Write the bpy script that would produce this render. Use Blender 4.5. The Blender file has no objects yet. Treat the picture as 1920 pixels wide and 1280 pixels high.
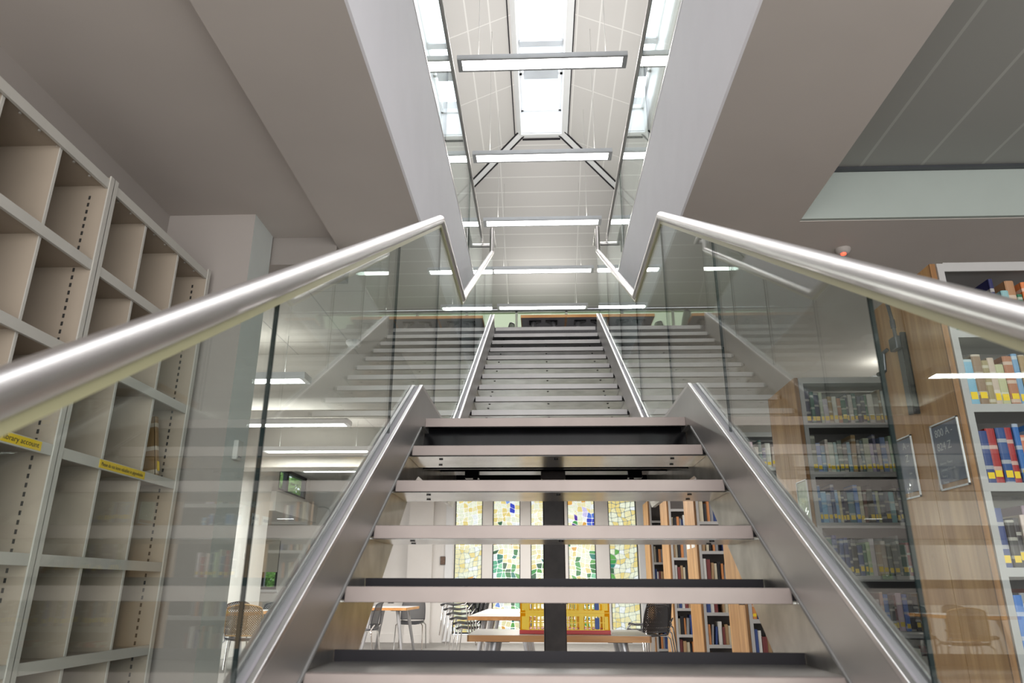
import bpy, bmesh, math, random
from mathutils import Vector, Matrix
random.seed(11)
col = bpy.context.scene.collection
sc = bpy.context.scene

# ------------------------------------------------------------------ materials
def srgb(r, g, b):
    f = lambda c: c / 12.92 if c <= .04045 else ((c + .055) / 1.055) ** 2.4
    return (f(r / 255), f(g / 255), f(b / 255), 1)

def new_mat(name):
    m = bpy.data.materials.new(name); m.use_nodes = True
    nt = m.node_tree
    return m, nt, nt.nodes['Principled BSDF']

def mat(name, c, rough=.5, metal=0., noise=0., scale=8., stretch=(1, 1, 1), bump=0., spec=.5, emit=0.):
    m, nt, b = new_mat(name)
    b.inputs['Roughness'].default_value = rough
    b.inputs['Metallic'].default_value = metal
    b.inputs['Specular IOR Level'].default_value = spec
    tc = nt.nodes.new('ShaderNodeTexCoord'); mp = nt.nodes.new('ShaderNodeMapping')
    mp.inputs['Scale'].default_value = stretch
    n = nt.nodes.new('ShaderNodeTexNoise'); n.inputs['Scale'].default_value = scale; n.inputs['Detail'].default_value = 4
    nt.links.new(tc.outputs['Object'], mp.inputs[0]); nt.links.new(mp.outputs[0], n.inputs['Vector'])
    r = nt.nodes.new('ShaderNodeValToRGB')
    r.color_ramp.elements[0].position = .3; r.color_ramp.elements[1].position = .7
    lo = tuple(max(0, x * (1 - noise)) for x in c[:3]) + (1,); hi = tuple(min(1, x * (1 + noise)) for x in c[:3]) + (1,)
    r.color_ramp.elements[0].color = lo; r.color_ramp.elements[1].color = hi
    nt.links.new(n.outputs['Fac'], r.inputs[0]); nt.links.new(r.outputs[0], b.inputs['Base Color'])
    if bump:
        bp = nt.nodes.new('ShaderNodeBump'); bp.inputs['Strength'].default_value = bump; bp.inputs['Distance'].default_value = .004
        nt.links.new(n.outputs['Fac'], bp.inputs['Height']); nt.links.new(bp.outputs[0], b.inputs['Normal'])
    if emit:
        nt.links.new(r.outputs[0], b.inputs['Emission Color']); b.inputs['Emission Strength'].default_value = emit
    return m

def emitter(name, c, s):
    m, nt, b = new_mat(name)
    b.inputs['Base Color'].default_value = c; b.inputs['Emission Color'].default_value = c
    b.inputs['Emission Strength'].default_value = s
    return m

def grid_mat(name, base, line, sx, sy, ox, oy, w, axes=('X', 'Y'), rough=.6, only=None):
    """painted panels with joints at a regular spacing along two object axes"""
    m, nt, b = new_mat(name)
    b.inputs['Roughness'].default_value = rough
    tc = nt.nodes.new('ShaderNodeTexCoord'); sp = nt.nodes.new('ShaderNodeSeparateXYZ')
    nt.links.new(tc.outputs['Object'], sp.inputs[0])
    def one(ax, s, o):
        a = nt.nodes.new('ShaderNodeMath'); a.operation = 'SUBTRACT'; a.inputs[1].default_value = o
        nt.links.new(sp.outputs[ax], a.inputs[0])
        p = nt.nodes.new('ShaderNodeMath'); p.operation = 'PINGPONG'; p.inputs[1].default_value = s / 2
        nt.links.new(a.outputs[0], p.inputs[0])
        l = nt.nodes.new('ShaderNodeMath'); l.operation = 'LESS_THAN'; l.inputs[1].default_value = w / 2
        nt.links.new(p.outputs[0], l.inputs[0])
        return l
    mx = nt.nodes.new('ShaderNodeMath'); mx.operation = 'MAXIMUM'
    la = one(axes[0], sx, ox); nt.links.new(la.outputs[0], mx.inputs[0])
    if sy:
        lb = one(axes[1], sy, oy); nt.links.new(lb.outputs[0], mx.inputs[1])
    else: mx.inputs[1].default_value = 0
    mix = nt.nodes.new('ShaderNodeMix'); mix.data_type = 'RGBA'
    mix.inputs[6].default_value = base; mix.inputs[7].default_value = line
    nt.links.new(mx.outputs[0], mix.inputs[0]); nt.links.new(mix.outputs[2], b.inputs['Base Color'])
    return m

def wood(name, c1, c2, scale=1., rough=.45, along='Z'):
    m, nt, b = new_mat(name)
    tc = nt.nodes.new('ShaderNodeTexCoord'); mp = nt.nodes.new('ShaderNodeMapping')
    st = [14 * scale] * 3; st['XYZ'.index(along)] = 1.1 * scale
    mp.inputs['Scale'].default_value = st
    n = nt.nodes.new('ShaderNodeTexNoise'); n.inputs['Scale'].default_value = 2.2; n.inputs['Detail'].default_value = 7; n.inputs['Distortion'].default_value = 1.2
    w = nt.nodes.new('ShaderNodeTexWave'); w.inputs['Scale'].default_value = .55; w.inputs['Distortion'].default_value = 7; w.inputs['Detail'].default_value = 3
    nt.links.new(tc.outputs['Object'], mp.inputs[0]); nt.links.new(mp.outputs[0], n.inputs['Vector']); nt.links.new(mp.outputs[0], w.inputs['Vector'])
    mi = nt.nodes.new('ShaderNodeMix'); mi.inputs[0].default_value = .35
    nt.links.new(n.outputs['Fac'], mi.inputs[2]); nt.links.new(w.outputs['Fac'], mi.inputs[3])
    r = nt.nodes.new('ShaderNodeValToRGB'); r.color_ramp.elements[0].position = .25; r.color_ramp.elements[1].position = .75
    r.color_ramp.elements[0].color = c1; r.color_ramp.elements[1].color = c2
    nt.links.new(mi.outputs[0], r.inputs[0]); nt.links.new(r.outputs[0], b.inputs['Base Color'])
    b.inputs['Roughness'].default_value = rough
    return m

def glass_mat(name, tint, boost=1., floor=.02):
    """clear pane: what lies behind, tinted, plus a mirror image that grows towards grazing angles"""
    m = bpy.data.materials.new(name); m.use_nodes = True; nt = m.node_tree
    nt.nodes.remove(nt.nodes['Principled BSDF']); out = nt.nodes['Material Output']
    t = nt.nodes.new('ShaderNodeBsdfTransparent'); t.inputs[0].default_value = tint
    g = nt.nodes.new('ShaderNodeBsdfGlossy'); g.inputs['Roughness'].default_value = 0.0; g.inputs[0].default_value = (.95, .98, .97, 1)
    lw = nt.nodes.new('ShaderNodeLayerWeight'); lw.inputs[0].default_value = .5
    p = nt.nodes.new('ShaderNodeMath'); p.operation = 'POWER'; p.inputs[1].default_value = 5
    nt.links.new(lw.outputs['Facing'], p.inputs[0])
    q = nt.nodes.new('ShaderNodeMath'); q.operation = 'MULTIPLY_ADD'; q.inputs[1].default_value = .96 * boost; q.inputs[2].default_value = floor * 2
    q.use_clamp = True
    nt.links.new(p.outputs[0], q.inputs[0])
    mx = nt.nodes.new('ShaderNodeMixShader')
    nt.links.new(q.outputs[0], mx.inputs[0]); nt.links.new(t.outputs[0], mx.inputs[1]); nt.links.new(g.outputs[0], mx.inputs[2])
    nt.links.new(mx.outputs[0], out.inputs[0])
    return m

def objcolor_mat(name, rough=.5):
    """cloth and card covers: the colour of each object, with paler title bands up the spine"""
    m, nt, b = new_mat(name)
    oi = nt.nodes.new('ShaderNodeObjectInfo')
    tc = nt.nodes.new('ShaderNodeTexCoord'); sp = nt.nodes.new('ShaderNodeSeparateXYZ')
    nt.links.new(tc.outputs['Generated'], sp.inputs[0])
    a = nt.nodes.new('ShaderNodeMath'); a.operation = 'MULTIPLY_ADD'; a.inputs[1].default_value = 2.6
    nt.links.new(sp.outputs['Z'], a.inputs[0]); nt.links.new(oi.outputs['Random'], a.inputs[2])
    pp = nt.nodes.new('ShaderNodeMath'); pp.operation = 'PINGPONG'; pp.inputs[1].default_value = .5
    nt.links.new(a.outputs[0], pp.inputs[0])
    l = nt.nodes.new('ShaderNodeMath'); l.operation = 'LESS_THAN'; l.inputs[1].default_value = .09
    nt.links.new(pp.outputs[0], l.inputs[0])
    k = nt.nodes.new('ShaderNodeMath'); k.operation = 'MULTIPLY'; k.inputs[1].default_value = .45
    nt.links.new(l.outputs[0], k.inputs[0])
    mix = nt.nodes.new('ShaderNodeMix'); mix.data_type = 'RGBA'
    mix.inputs[7].default_value = (.75, .72, .62, 1)
    nt.links.new(k.outputs[0], mix.inputs[0]); nt.links.new(oi.outputs['Color'], mix.inputs[6])
    nt.links.new(mix.outputs[2], b.inputs['Base Color'])
    b.inputs['Roughness'].default_value = rough
    return m

def mosaic_mat():
    m = bpy.data.materials.new('mosaic glass'); m.use_nodes = True; nt = m.node_tree
    nt.nodes.remove(nt.nodes['Principled BSDF']); out = nt.nodes['Material Output']
    at = nt.nodes.new('ShaderNodeAttribute'); at.attribute_name = 'Col'
    tc = nt.nodes.new('ShaderNodeTexCoord'); n = nt.nodes.new('ShaderNodeTexNoise'); n.inputs['Scale'].default_value = 30
    nt.links.new(tc.outputs['Object'], n.inputs['Vector'])
    mp = nt.nodes.new('ShaderNodeMapRange'); mp.inputs[3].default_value = .75; mp.inputs[4].default_value = 1.1
    nt.links.new(n.outputs['Fac'], mp.inputs[0])
    mx = nt.nodes.new('ShaderNodeVectorMath'); mx.operation = 'SCALE'
    nt.links.new(at.outputs['Color'], mx.inputs[0]); nt.links.new(mp.outputs[0], mx.inputs['Scale'])
    t = nt.nodes.new('ShaderNodeBsdfTransparent'); nt.links.new(mx.outputs[0], t.inputs[0])
    g = nt.nodes.new('ShaderNodeBsdfGlossy'); g.inputs['Roughness'].default_value = .1
    ms = nt.nodes.new('ShaderNodeMixShader'); ms.inputs[0].default_value = .03
    nt.links.new(t.outputs[0], ms.inputs[1]); nt.links.new(g.outputs[0], ms.inputs[2]); nt.links.new(ms.outputs[0], out.inputs[0])
    return m

def perforated_mat(name, c, s):
    m, nt, b = new_mat(name)
    out = nt.nodes['Material Output']
    b.inputs['Base Color'].default_value = c; b.inputs['Roughness'].default_value = .5
    tc = nt.nodes.new('ShaderNodeTexCoord'); sp = nt.nodes.new('ShaderNodeSeparateXYZ'); nt.links.new(tc.outputs['Object'], sp.inputs[0])
    def dist(op):
        a = nt.nodes.new('ShaderNodeMath'); a.operation = op
        nt.links.new(sp.outputs['X'], a.inputs[0]); nt.links.new(sp.outputs['Z'], a.inputs[1])
        p = nt.nodes.new('ShaderNodeMath'); p.operation = 'PINGPONG'; p.inputs[1].default_value = s / 2
        nt.links.new(a.outputs[0], p.inputs[0]); return p
    a, d = dist('ADD'), dist('SUBTRACT')
    mn = nt.nodes.new('ShaderNodeMath'); mn.operation = 'MINIMUM'
    nt.links.new(a.outputs[0], mn.inputs[0]); nt.links.new(d.outputs[0], mn.inputs[1])
    gt = nt.nodes.new('ShaderNodeMath'); gt.operation = 'GREATER_THAN'; gt.inputs[1].default_value = s * .31
    nt.links.new(mn.outputs[0], gt.inputs[0])
    t = nt.nodes.new('ShaderNodeBsdfTransparent'); ms = nt.nodes.new('ShaderNodeMixShader')
    nt.links.new(gt.outputs[0], ms.inputs[0]); nt.links.new(b.outputs[0], ms.inputs[1]); nt.links.new(t.outputs[0], ms.inputs[2])
    nt.links.new(ms.outputs[0], out.inputs[0])
    return m

M = dict(
    soffit=mat('taupe soffit paint', (.50, .455, .42, 1), .7, noise=.02, scale=3),
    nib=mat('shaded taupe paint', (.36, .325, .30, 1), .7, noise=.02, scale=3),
    cream=mat('cream bulkhead paint', (.56, .525, .485, 1), .7, noise=.02),
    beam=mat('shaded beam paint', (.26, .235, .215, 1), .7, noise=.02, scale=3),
    paint=mat('warm white paint', (.80, .775, .745, 1), .6, noise=.02, scale=3),
    fascia=mat('cool white fascia', (.86, .85, .89, 1), .7, noise=.015, scale=4),
    recessface=mat('pale green recess face', (.36, .40, .37, 1), .6, noise=.015),
    seal=mat('lilac grey seal', (.36, .34, .37, 1), .5),
    greenpaint=mat('pale green white paint', (.84, .88, .78, 1), .6, noise=.015),
    pillar=mat('grey white pillar paint', (.63, .66, .64, 1), .6, noise=.015),
    coffer=grid_mat('dark coffer panels', (.30, .30, .278, 1), (.40, .40, .375, 1), .328, 0, 1.773, 0, .016),
    hip=grid_mat('white hip panels', (.64, .62, .605, 1), (.80, .785, .765, 1), 1.44, .3, -.69, 11.13, .02),
    slope=grid_mat('white slope panels', (.63, .612, .595, 1), (.80, .785, .765, 1), .3, 1.44, -.35, 9.3, .02),
    ceil=grid_mat('lower ceiling panels', (.52, .49, .45, 1), (.33, .31, .29, 1), .6, 1.2, 0, .3, .012),
    floor=mat('grey carpet', (.36, .345, .33, 1), .95, noise=.28, scale=9, stretch=(1, 5, 1), bump=.2),
    carpet=mat('dark speckled carpet', (.13, .125, .13, 1), .95, noise=.5, scale=160),
    steel=mat('satin stainless steel', (.66, .635, .63, 1), .36, 1., noise=.05, scale=3),
    stringer=mat('grey steel plate', (.46, .45, .44, 1), .4, .85, noise=.08, scale=2.5),
    flange=mat('dull steel flange', (.26, .255, .25, 1), .6, .3, noise=.1),
    web=mat('mottled steel plate', (.47, .46, .43, 1), .3, .9, noise=.3, scale=7, bump=.05),
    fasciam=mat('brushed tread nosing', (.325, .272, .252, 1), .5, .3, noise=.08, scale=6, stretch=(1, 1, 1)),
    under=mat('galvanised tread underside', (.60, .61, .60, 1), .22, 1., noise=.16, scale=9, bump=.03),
    nosing_lit=mat('lit tread nosing', (.62, .595, .59, 1), .45, .3, noise=.06, scale=6),  # same nosing as below, brighter light put into the upper flight's colour
    under_shaded=mat('shaded galvanised underside', (.36, .375, .385, 1), .3, 1., noise=.2, scale=9, bump=.03),  # upper flight's copy of the sheet, darkened in colour for shade
    tread=mat('worn grey tread top', (.30, .285, .27, 1), .38, .5, noise=.2, scale=6),
    black=mat('black steel', (.006, .006, .007, 1), .15, .0, noise=.3, scale=12, spec=.13),
    darkgap=mat('dark rubber and gap shade', (.03, .028, .032, 1), .6, spec=.15),
    post=mat('dark brown painted post', (.042, .034, .032, 1), .4, .0, noise=.3, scale=14, spec=.2),
    glass=glass_mat('stair glass', (.935, .972, .96, 1), 1., .02),
    glassedge=mat('green glass edge', (.010, .018, .018, 1), .6, spec=.15),
    gasket=mat('pale glass top edge', (.50, .48, .29, 1), .4),
    palepane=glass_mat('pale green glazing', (.66, .70, .585, 1), .3, .01),
    skyglass=glass_mat('skylight glass', (.97, .985, 1, 1), .6, .02),
    beige=mat('beige laminate', (.40, .335, .265, 1), .5, noise=.02),
    beigeedge=mat('pale shelf edging', (.53, .51, .465, 1), .45, noise=.02),
    slot=mat('slot shadow', (.03, .028, .025, 1), .8),
    yellow=mat('yellow label', (.83, .58, .02, 1), .5),
    ink=mat('black ink', (.05, .04, .02, 1), .6),
    oak=wood('oak veneer', srgb(170, 124, 74), srgb(205, 160, 106), 1.),
    oakedge=wood('oak edge', srgb(130, 92, 55), srgb(160, 118, 75), 1.),
    greysteel=mat('light grey shelving steel', (.42, .41, .40, 1), .45, .1, noise=.02),
    shelfback=mat('shelf back panel', (.16, .145, .14, 1), .7, noise=.05),
    darksteel=mat('dark grey metal', (.10, .105, .115, 1), .35, .6, noise=.1),
    signblue=mat('slate blue card', (.145, .175, .255, 1), .4, noise=.06),
    acrylic=glass_mat('clear acrylic', (.92, .93, .95, 1), .8, .03),
    white=mat('white plastic', (.82, .81, .79, 1), .4),
    signwhite=mat('white lettering', (.72, .74, .76, 1), .5),
    plasticgrey=mat('grey sensor plastic', (.55, .55, .52, 1), .5),
    lamp=emitter('lamp diffuser', (1, .985, .96, 1), 9.0),
    vent=mat('grey vent panel', (.5, .52, .54, 1), .5, noise=.03),
    lampcase=mat('silver lamp housing', (.72, .73, .75, 1), .45, .1, noise=.03),
    cable=mat('thin grey cable', (.55, .54, .52, 1), .5),
    winframe=mat('dark window frame', (.035, .04, .045, 1), .4),
    whiteframe=mat('white window frame', (.82, .83, .84, 1), .4),
    cover=objcolor_mat('book covers'),
    pages=mat('book pages', (.62, .58, .49, 1), .8, noise=.08, scale=120, stretch=(1, .02, .02)),
    mosaic=mosaic_mat(),
    leadw=mat('white came', (.85, .86, .84, 1), .5, emit=.7),  # cames given a glow of their own to brighten them
    leadd=mat('grey green came', (.40, .46, .42, 1), .5, emit=.35),  # weaker added glow, likewise not from any lamp
    tabletop=mat('pale grey laminate', (.62, .62, .63, 1), .3, noise=.02),
    tableedge=wood('orange beech edge', srgb(190, 130, 70), srgb(216, 160, 98), 1., along='X'),
    tableunder=mat('dark table underside', (.34, .33, .345, 1), .5, noise=.05),
    tableleg=mat('silver grey table leg', (.42, .42, .43, 1), .35, .6, noise=.03),
    chair=mat('black chair plastic', (.03, .03, .035, 1), .45),
    chairmesh=perforated_mat('perforated chair back', (.035, .035, .04, 1), .028),
    tanmesh=perforated_mat('perforated tan chair back', (.15, .115, .08, 1), .026),
    chrome=mat('chrome leg', (.62, .61, .60, 1), .2, 1.),
    crate=mat('yellow crate plastic', (1, .68, .03, 1), .4, noise=.03, emit=.10),  # slight glow added to brighten the plastic where it lies in shade
    cratered=mat('red crate plastic', (.62, .02, .02, 1), .4, noise=.04),
    blue=mat('blue card', (.05, .12, .42, 1), .5),
    bag=mat('black nylon', (.02, .02, .024, 1), .6, noise=.3, scale=20),
    leaf=mat('leaves', (.26, .44, .13, 1), .6, noise=.7, scale=14),
    bark=mat('bark', (.12, .09, .06, 1), .9, noise=.4),
    red=emitter('red indicator', (1, .06, .03, 1), 4),
    led=emitter('small white light', (1, .97, .92, 1), 3),
    paper=mat('brown paper print', (.16, .10, .07, 1), .6, noise=.6, scale=40),
    reflection=mat('pastel poster', (.60, .70, .52, 1), .5, noise=.3, scale=22),
    blind=mat('cream roller blind', (.74, .70, .62, 1), .8, noise=.02),
    tan=mat('tan board', (.30, .19, .09, 1), .6, noise=.1),
)

# ------------------------------------------------------------------ mesh building
class MB:
    def __init__(self): self.v = []; self.f = []; self.m = []
    def add(self, vs, fs, mi=0):
        o = len(self.v); self.v += [tuple(v) for v in vs]
        for f in fs: self.f.append([i + o for i in f]); self.m.append(mi)
        return self
    def box(self, x0, x1, y0, y1, z0, z1, mi=0):
        vs = [(x, y, z) for x in (x0, x1) for y in (y0, y1) for z in (z0, z1)]
        return self.add(vs, [(0, 1, 3, 2), (4, 6, 7, 5), (0, 4, 5, 1), (2, 3, 7, 6), (0, 2, 6, 4), (1, 5, 7, 3)], mi)
    def obox(self, c, ax, ay, az, mi=0):
        """oriented box: centre and three half-axis vectors"""
        c, ax, ay, az = map(Vector, (c, ax, ay, az))
        vs = [c + i * ax + j * ay + k * az for i in (-1, 1) for j in (-1, 1) for k in (-1, 1)]
        return self.add(vs, [(0, 1, 3, 2), (4, 6, 7, 5), (0, 4, 5, 1), (2, 3, 7, 6), (0, 2, 6, 4), (1, 5, 7, 3)], mi)
    def bar(self, a, b, w, h, up=(0, 0, 1), mi=0):
        a, b = Vector(a), Vector(b); d = b - a; s = d.cross(Vector(up))
        if s.length < 1e-6: s = d.cross(Vector((1, 0, 0)))
        s.normalize(); u = s.cross(d).normalized()
        return self.obox((a + b) / 2, d / 2, s * w / 2, u * h / 2, mi)
    def prism_x(self, poly, x0, x1, mi=0):
        """polygon of (y, z) extruded from x0 to x1"""
        n = len(poly)
        vs = [(x0, y, z) for y, z in poly] + [(x1, y, z) for y, z in poly]
        fs = [list(range(n))[::-1], list(range(n, 2 * n))] + [(i, (i + 1) % n, n + (i + 1) % n, n + i) for i in range(n)]
        return self.add(vs, fs, mi)
    def prism_z(self, poly, z0, z1, mi=0):
        n = len(poly)
        vs = [(x, y, z0) for x, y in poly] + [(x, y, z1) for x, y in poly]
        fs = [list(range(n))[::-1], list(range(n, 2 * n))] + [(i, (i + 1) % n, n + (i + 1) % n, n + i) for i in range(n)]
        return self.add(vs, fs, mi)
    def strip_x(self, path, dz0, dz1, x0, x1, mi=0):
        """a band that follows a (y, z) path, dz0..dz1 above it, between x0 and x1"""
        poly = [(y, z + dz0) for y, z in path] + [(y, z + dz1) for y, z in reversed(path)]
        return self.prism_x(poly, x0, x1, mi)
    def tube(self, pts, r, n=14, mi=0, cap=True, radii=None):
        pts = [Vector(p) for p in pts]; rings = []
        d0 = (pts[1] - pts[0]).normalized()
        ref = Vector((1, 0, 0)) if abs(d0.x) < .9 else Vector((0, 0, 1))
        u = (ref - d0 * ref.dot(d0)).normalized(); prev = d0
        for i, p in enumerate(pts):
            di = (pts[i] - pts[i - 1]).normalized() if i else d0
            do = (pts[i + 1] - pts[i]).normalized() if i < len(pts) - 1 else di
            # carry the frame round the bend, cut the corner on the mitre plane
            u = (u - di * u.dot(di)).normalized(); w = di.cross(u)
            nrm = (di + do).normalized(); rr = radii[i] if radii else r
            ring = []
            for k in range(n):
                a = 2 * math.pi * k / n; q = u * math.cos(a) * rr + w * math.sin(a) * rr
                q = q - di * (q.dot(nrm) / max(.2, di.dot(nrm)))
                ring.append(p + q)
            rings.append(ring); q = di.rotation_difference(do); u = q @ u
        vs = [v for r_ in rings for v in r_]; fs = []
        for i in range(len(pts) - 1):
            for k in range(n):
                a = i * n + k; b = i * n + (k + 1) % n; fs.append((a, b, b + n, a + n))
        if cap: fs += [list(range(n))[::-1], list(range(len(vs) - n, len(vs)))]
        return self.add(vs, fs, mi)
    def lathe(self, prof, c=(0, 0, 0), n=24, mi=0):
        vs = []; fs = []
        for r, z in prof:
            for k in range(n):
                a = 2 * math.pi * k / n; vs.append((c[0] + r * math.cos(a), c[1] + r * math.sin(a), c[2] + z))
        for i in range(len(prof) - 1):
            for k in range(n):
                a = i * n + k; b = i * n + (k + 1) % n; fs.append((a, b, b + n, a + n))
        fs += [list(range(n))[::-1], list(range(len(vs) - n, len(vs)))]
        return self.add(vs, fs, mi)
    def build(self, name, mats, parent=None, origin=(0, 0, 0), bevel=0., smooth=False, recalc=True):
        me = bpy.data.meshes.new(name); o = Vector(origin)
        me.from_pydata([tuple(Vector(v) - o) for v in self.v], [], self.f)
        for m_ in (mats if isinstance(mats, (list, tuple)) else [mats]): me.materials.append(m_)
        for p, mi in zip(me.polygons, self.m): p.material_index = mi
        if recalc:
            bm = bmesh.new(); bm.from_mesh(me); bmesh.ops.recalc_face_normals(bm, faces=bm.faces); bm.to_mesh(me); bm.free()
        ob = bpy.data.objects.new(name, me); col.objects.link(ob)
        if parent: ob.parent = parent
        else: ob.location = o
        if smooth:
            me.shade_smooth(); me.set_sharp_from_angle(angle=math.radians(40))
        if bevel:
            b = ob.modifiers.new('soft edges', 'BEVEL'); b.width = bevel; b.segments = 2; b.limit_method = 'ANGLE'; b.angle_limit = math.radians(50)
        return ob

def tag(o, label, cat, group=None, kind=None):
    o['label'] = label; o['category'] = cat
    if group: o['group'] = group
    if kind: o['kind'] = kind
    return o
def thing(name, label, cat, loc=(0, 0, 0), rz=0., group=None):
    o = bpy.data.objects.new(name, None); col.objects.link(o); o.empty_display_size = .1
    o.location = loc; o.rotation_euler = (0, 0, rz)
    return tag(o, label, cat, group)
def struct(name, mb, m, label, cat, bevel=0.):
    o = mb.build(name, m, bevel=bevel); o['kind'] = 'structure'; o['label'] = label; o['category'] = cat; return o
def dup(root, loc, rz=0., label=None, group=None):
    r = root.copy(); col.objects.link(r); r.location = loc; r.rotation_euler = (0, 0, rz)
    if label: r['label'] = label
    if group: r['group'] = group
    for ch in list(root.children):
        c = ch.copy(); col.objects.link(c); c.parent = r
        for g in list(ch.children):
            d = g.copy(); col.objects.link(d); d.parent = c
    return r
def text(name, body, size, m, parent, mw, align='LEFT', extr=.0004):
    cu = bpy.data.curves.new(name, 'FONT'); cu.body = body; cu.size = size; cu.extrude = extr; cu.align_x = align; cu.space_line = .9
    cu.materials.append(m)
    tmp = bpy.data.objects.new(name, cu); col.objects.link(tmp); bpy.context.view_layer.update()
    me = bpy.data.meshes.new_from_object(tmp.evaluated_get(bpy.context.evaluated_depsgraph_get())); me.name = name
    bpy.data.objects.remove(tmp); bpy.data.curves.remove(cu)
    o = bpy.data.objects.new(name, me); col.objects.link(o); o.parent = parent; o.matrix_local = mw
    return o
def facing_x(x, y, z, sign):
    """text frame on a plane of constant x; sign -1 reads when looking along +x, +1 when looking along -x"""
    # columns: right, up, out
    r = Vector((0, -1, 0)) if sign < 0 else Vector((0, 1, 0)); u = Vector((0, 0, 1)); n = r.cross(u)
    m = Matrix((r, u, n)).transposed().to_4x4(); m.translation = (x, y, z); return m

# ------------------------------------------------------------------ camera
F, PIT, YAW, ROL, H = 1345.8, .331387, .041981, .0037982, 1.0165
cy, sy, cp, sp = math.cos(YAW), math.sin(YAW), math.cos(PIT), math.sin(PIT)
fw = Vector((-sy * cp, cy * cp, sp)); r0 = Vector((cy, sy, 0)); u0 = r0.cross(fw)
R = math.cos(ROL) * r0 + math.sin(ROL) * u0; U = -math.sin(ROL) * r0 + math.cos(ROL) * u0
cd = bpy.data.cameras.new('camera'); cam = bpy.data.objects.new('camera', cd); col.objects.link(cam)
mw = Matrix((R, U, -fw)).transposed().to_4x4(); mw.translation = (0, 0, H); cam.matrix_world = mw
cd.sensor_width = 36; cd.lens = F * 36 / 1920; cd.clip_start = .02; cd.clip_end = 200
cd.dof.use_dof = True; cd.dof.focus_distance = 5.0; cd.dof.aperture_fstop = 5.0
sc.camera = cam

# ------------------------------------------------------------------ main dimensions
S = .17 / .2765            # slope of the flights
XC = .0553                 # centre line of the stair
HW = .5475                 # half tread width
ZL, ZU = 1.70, 3.74        # landing, upper floor
SOF = 2.917                # soffit beside the stair
FX = (-.66, .77)           # faces of the stairwell

# ------------------------------------------------------------------ the setting
struct('floor', MB().box(-7, 7, -3.2, 15.6, -.2, 0), M['floor'], 'grey flecked carpet floor of the lower room', 'floor')
# soffit beams either side of the stairwell
b = MB().box(-1.19, FX[0], -3.2, 7.44, SOF, 3.70)
struct('ceiling_beam_left', b, M['soffit'], 'taupe soffit beam between the stairwell and the beige pigeonholes', 'ceiling beam')
b = MB().box(FX[1], 1.42, -3.2, 7.44, SOF, 3.70)
struct('ceiling_beam_right', b, M['soffit'], 'taupe soffit beam between the stairwell and the dark ceiling recess', 'ceiling beam')
struct('trim_1', MB().box(FX[0], FX[0] + .012, -3.2, 7.42, SOF, 3.92).box(-.78, FX[0], -3.2, 7.42, 3.70, 3.92), M['fascia'], 'cool white fascia along the pigeonhole side of the stairwell', 'fascia')
struct('trim_2', MB().box(FX[1] - .012, FX[1], -3.2, 7.42, SOF, 3.92).box(FX[1], .89, -3.2, 7.42, 3.70, 3.92), M['fascia'], 'cool white fascia along the oak bookcase side of the stairwell', 'fascia')
# ceilings on the left
struct('ceiling', MB().box(-2.15, -1.19, -3.2, 3.76, 2.972, 3.70), M['soffit'], 'flat taupe ceiling above the beige pigeonhole units', 'ceiling')
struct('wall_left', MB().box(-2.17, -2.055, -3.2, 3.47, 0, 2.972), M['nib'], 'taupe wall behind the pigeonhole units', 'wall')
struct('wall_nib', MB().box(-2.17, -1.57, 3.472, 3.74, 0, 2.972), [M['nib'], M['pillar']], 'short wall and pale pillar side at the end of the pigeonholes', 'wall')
o = bpy.data.objects['wall_nib']
for p in o.data.polygons:
    if p.normal.x > .5: p.material_index = 1
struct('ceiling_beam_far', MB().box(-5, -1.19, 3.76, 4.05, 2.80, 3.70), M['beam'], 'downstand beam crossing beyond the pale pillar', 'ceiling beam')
struct('ceiling_lower_left', MB().box(-5, -1.19, 4.05, 15.5, 3.2, 3.70), M['ceil'], 'panelled white ceiling of the room beyond the pillar', 'ceiling')
struct('ceiling_beam_cream', MB().box(-4.84, -1.19, 6.68, 7.0, 2.64, 3.2), M['cream'], 'cream downstand beam in front of the second lower pendant', 'ceiling beam')
struct('ceiling_beam_deep', MB().box(-4.84, -1.19, 10.1, 10.5, 2.64, 3.2), M['cream'], 'cream bulkhead beyond the third lower pendant', 'ceiling beam')
struct('ceiling_lower_centre', MB().box(-1.19, 1.42, 7.44, 15.5, SOF + .2, 3.70), M['ceil'], 'white ceiling under the upper floor behind the stair', 'ceiling')
struct('ceiling_lower_right', MB().box(1.42, 7, 3.554, 15.5, SOF, 3.70), M['soffit'], 'taupe ceiling above the oak bookcases', 'ceiling')
struct('ceiling_recess', MB().box(1.42, 7, -3.2, 3.554, 3.224, 3.70), M['coffer'], 'dark grey panelled ceiling recess', 'ceiling')
struct('trim_3', MB().box(1.42, 7, 3.53, 3.554, SOF + .003, 3.205), M['recessface'], 'pale green end face of the ceiling recess', 'ceiling edge')
struct('trim_4', MB().box(1.42, 7, 3.50, 3.53, 3.206, 3.222), M['darksteel'], 'dark shadow strip along the ceiling recess', 'trim')
struct('floor_upper', MB().box(-5, FX[0] - .12, -3.2, 7.44, 3.70, ZU).box(FX[1] + .12, 7, -3.2, 7.44, 3.70, ZU).box(-5, 7, 7.44, 15.5, 3.70, ZU), M['carpet'], 'dark speckled carpet of the upper floor', 'floor')
struct('trim_5', MB().box(FX[0], FX[1], 7.40, 7.44, SOF, ZU - .05), M['carpet'], 'dark speckled edge of the upper floor at the stair head', 'floor edge')

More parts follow.
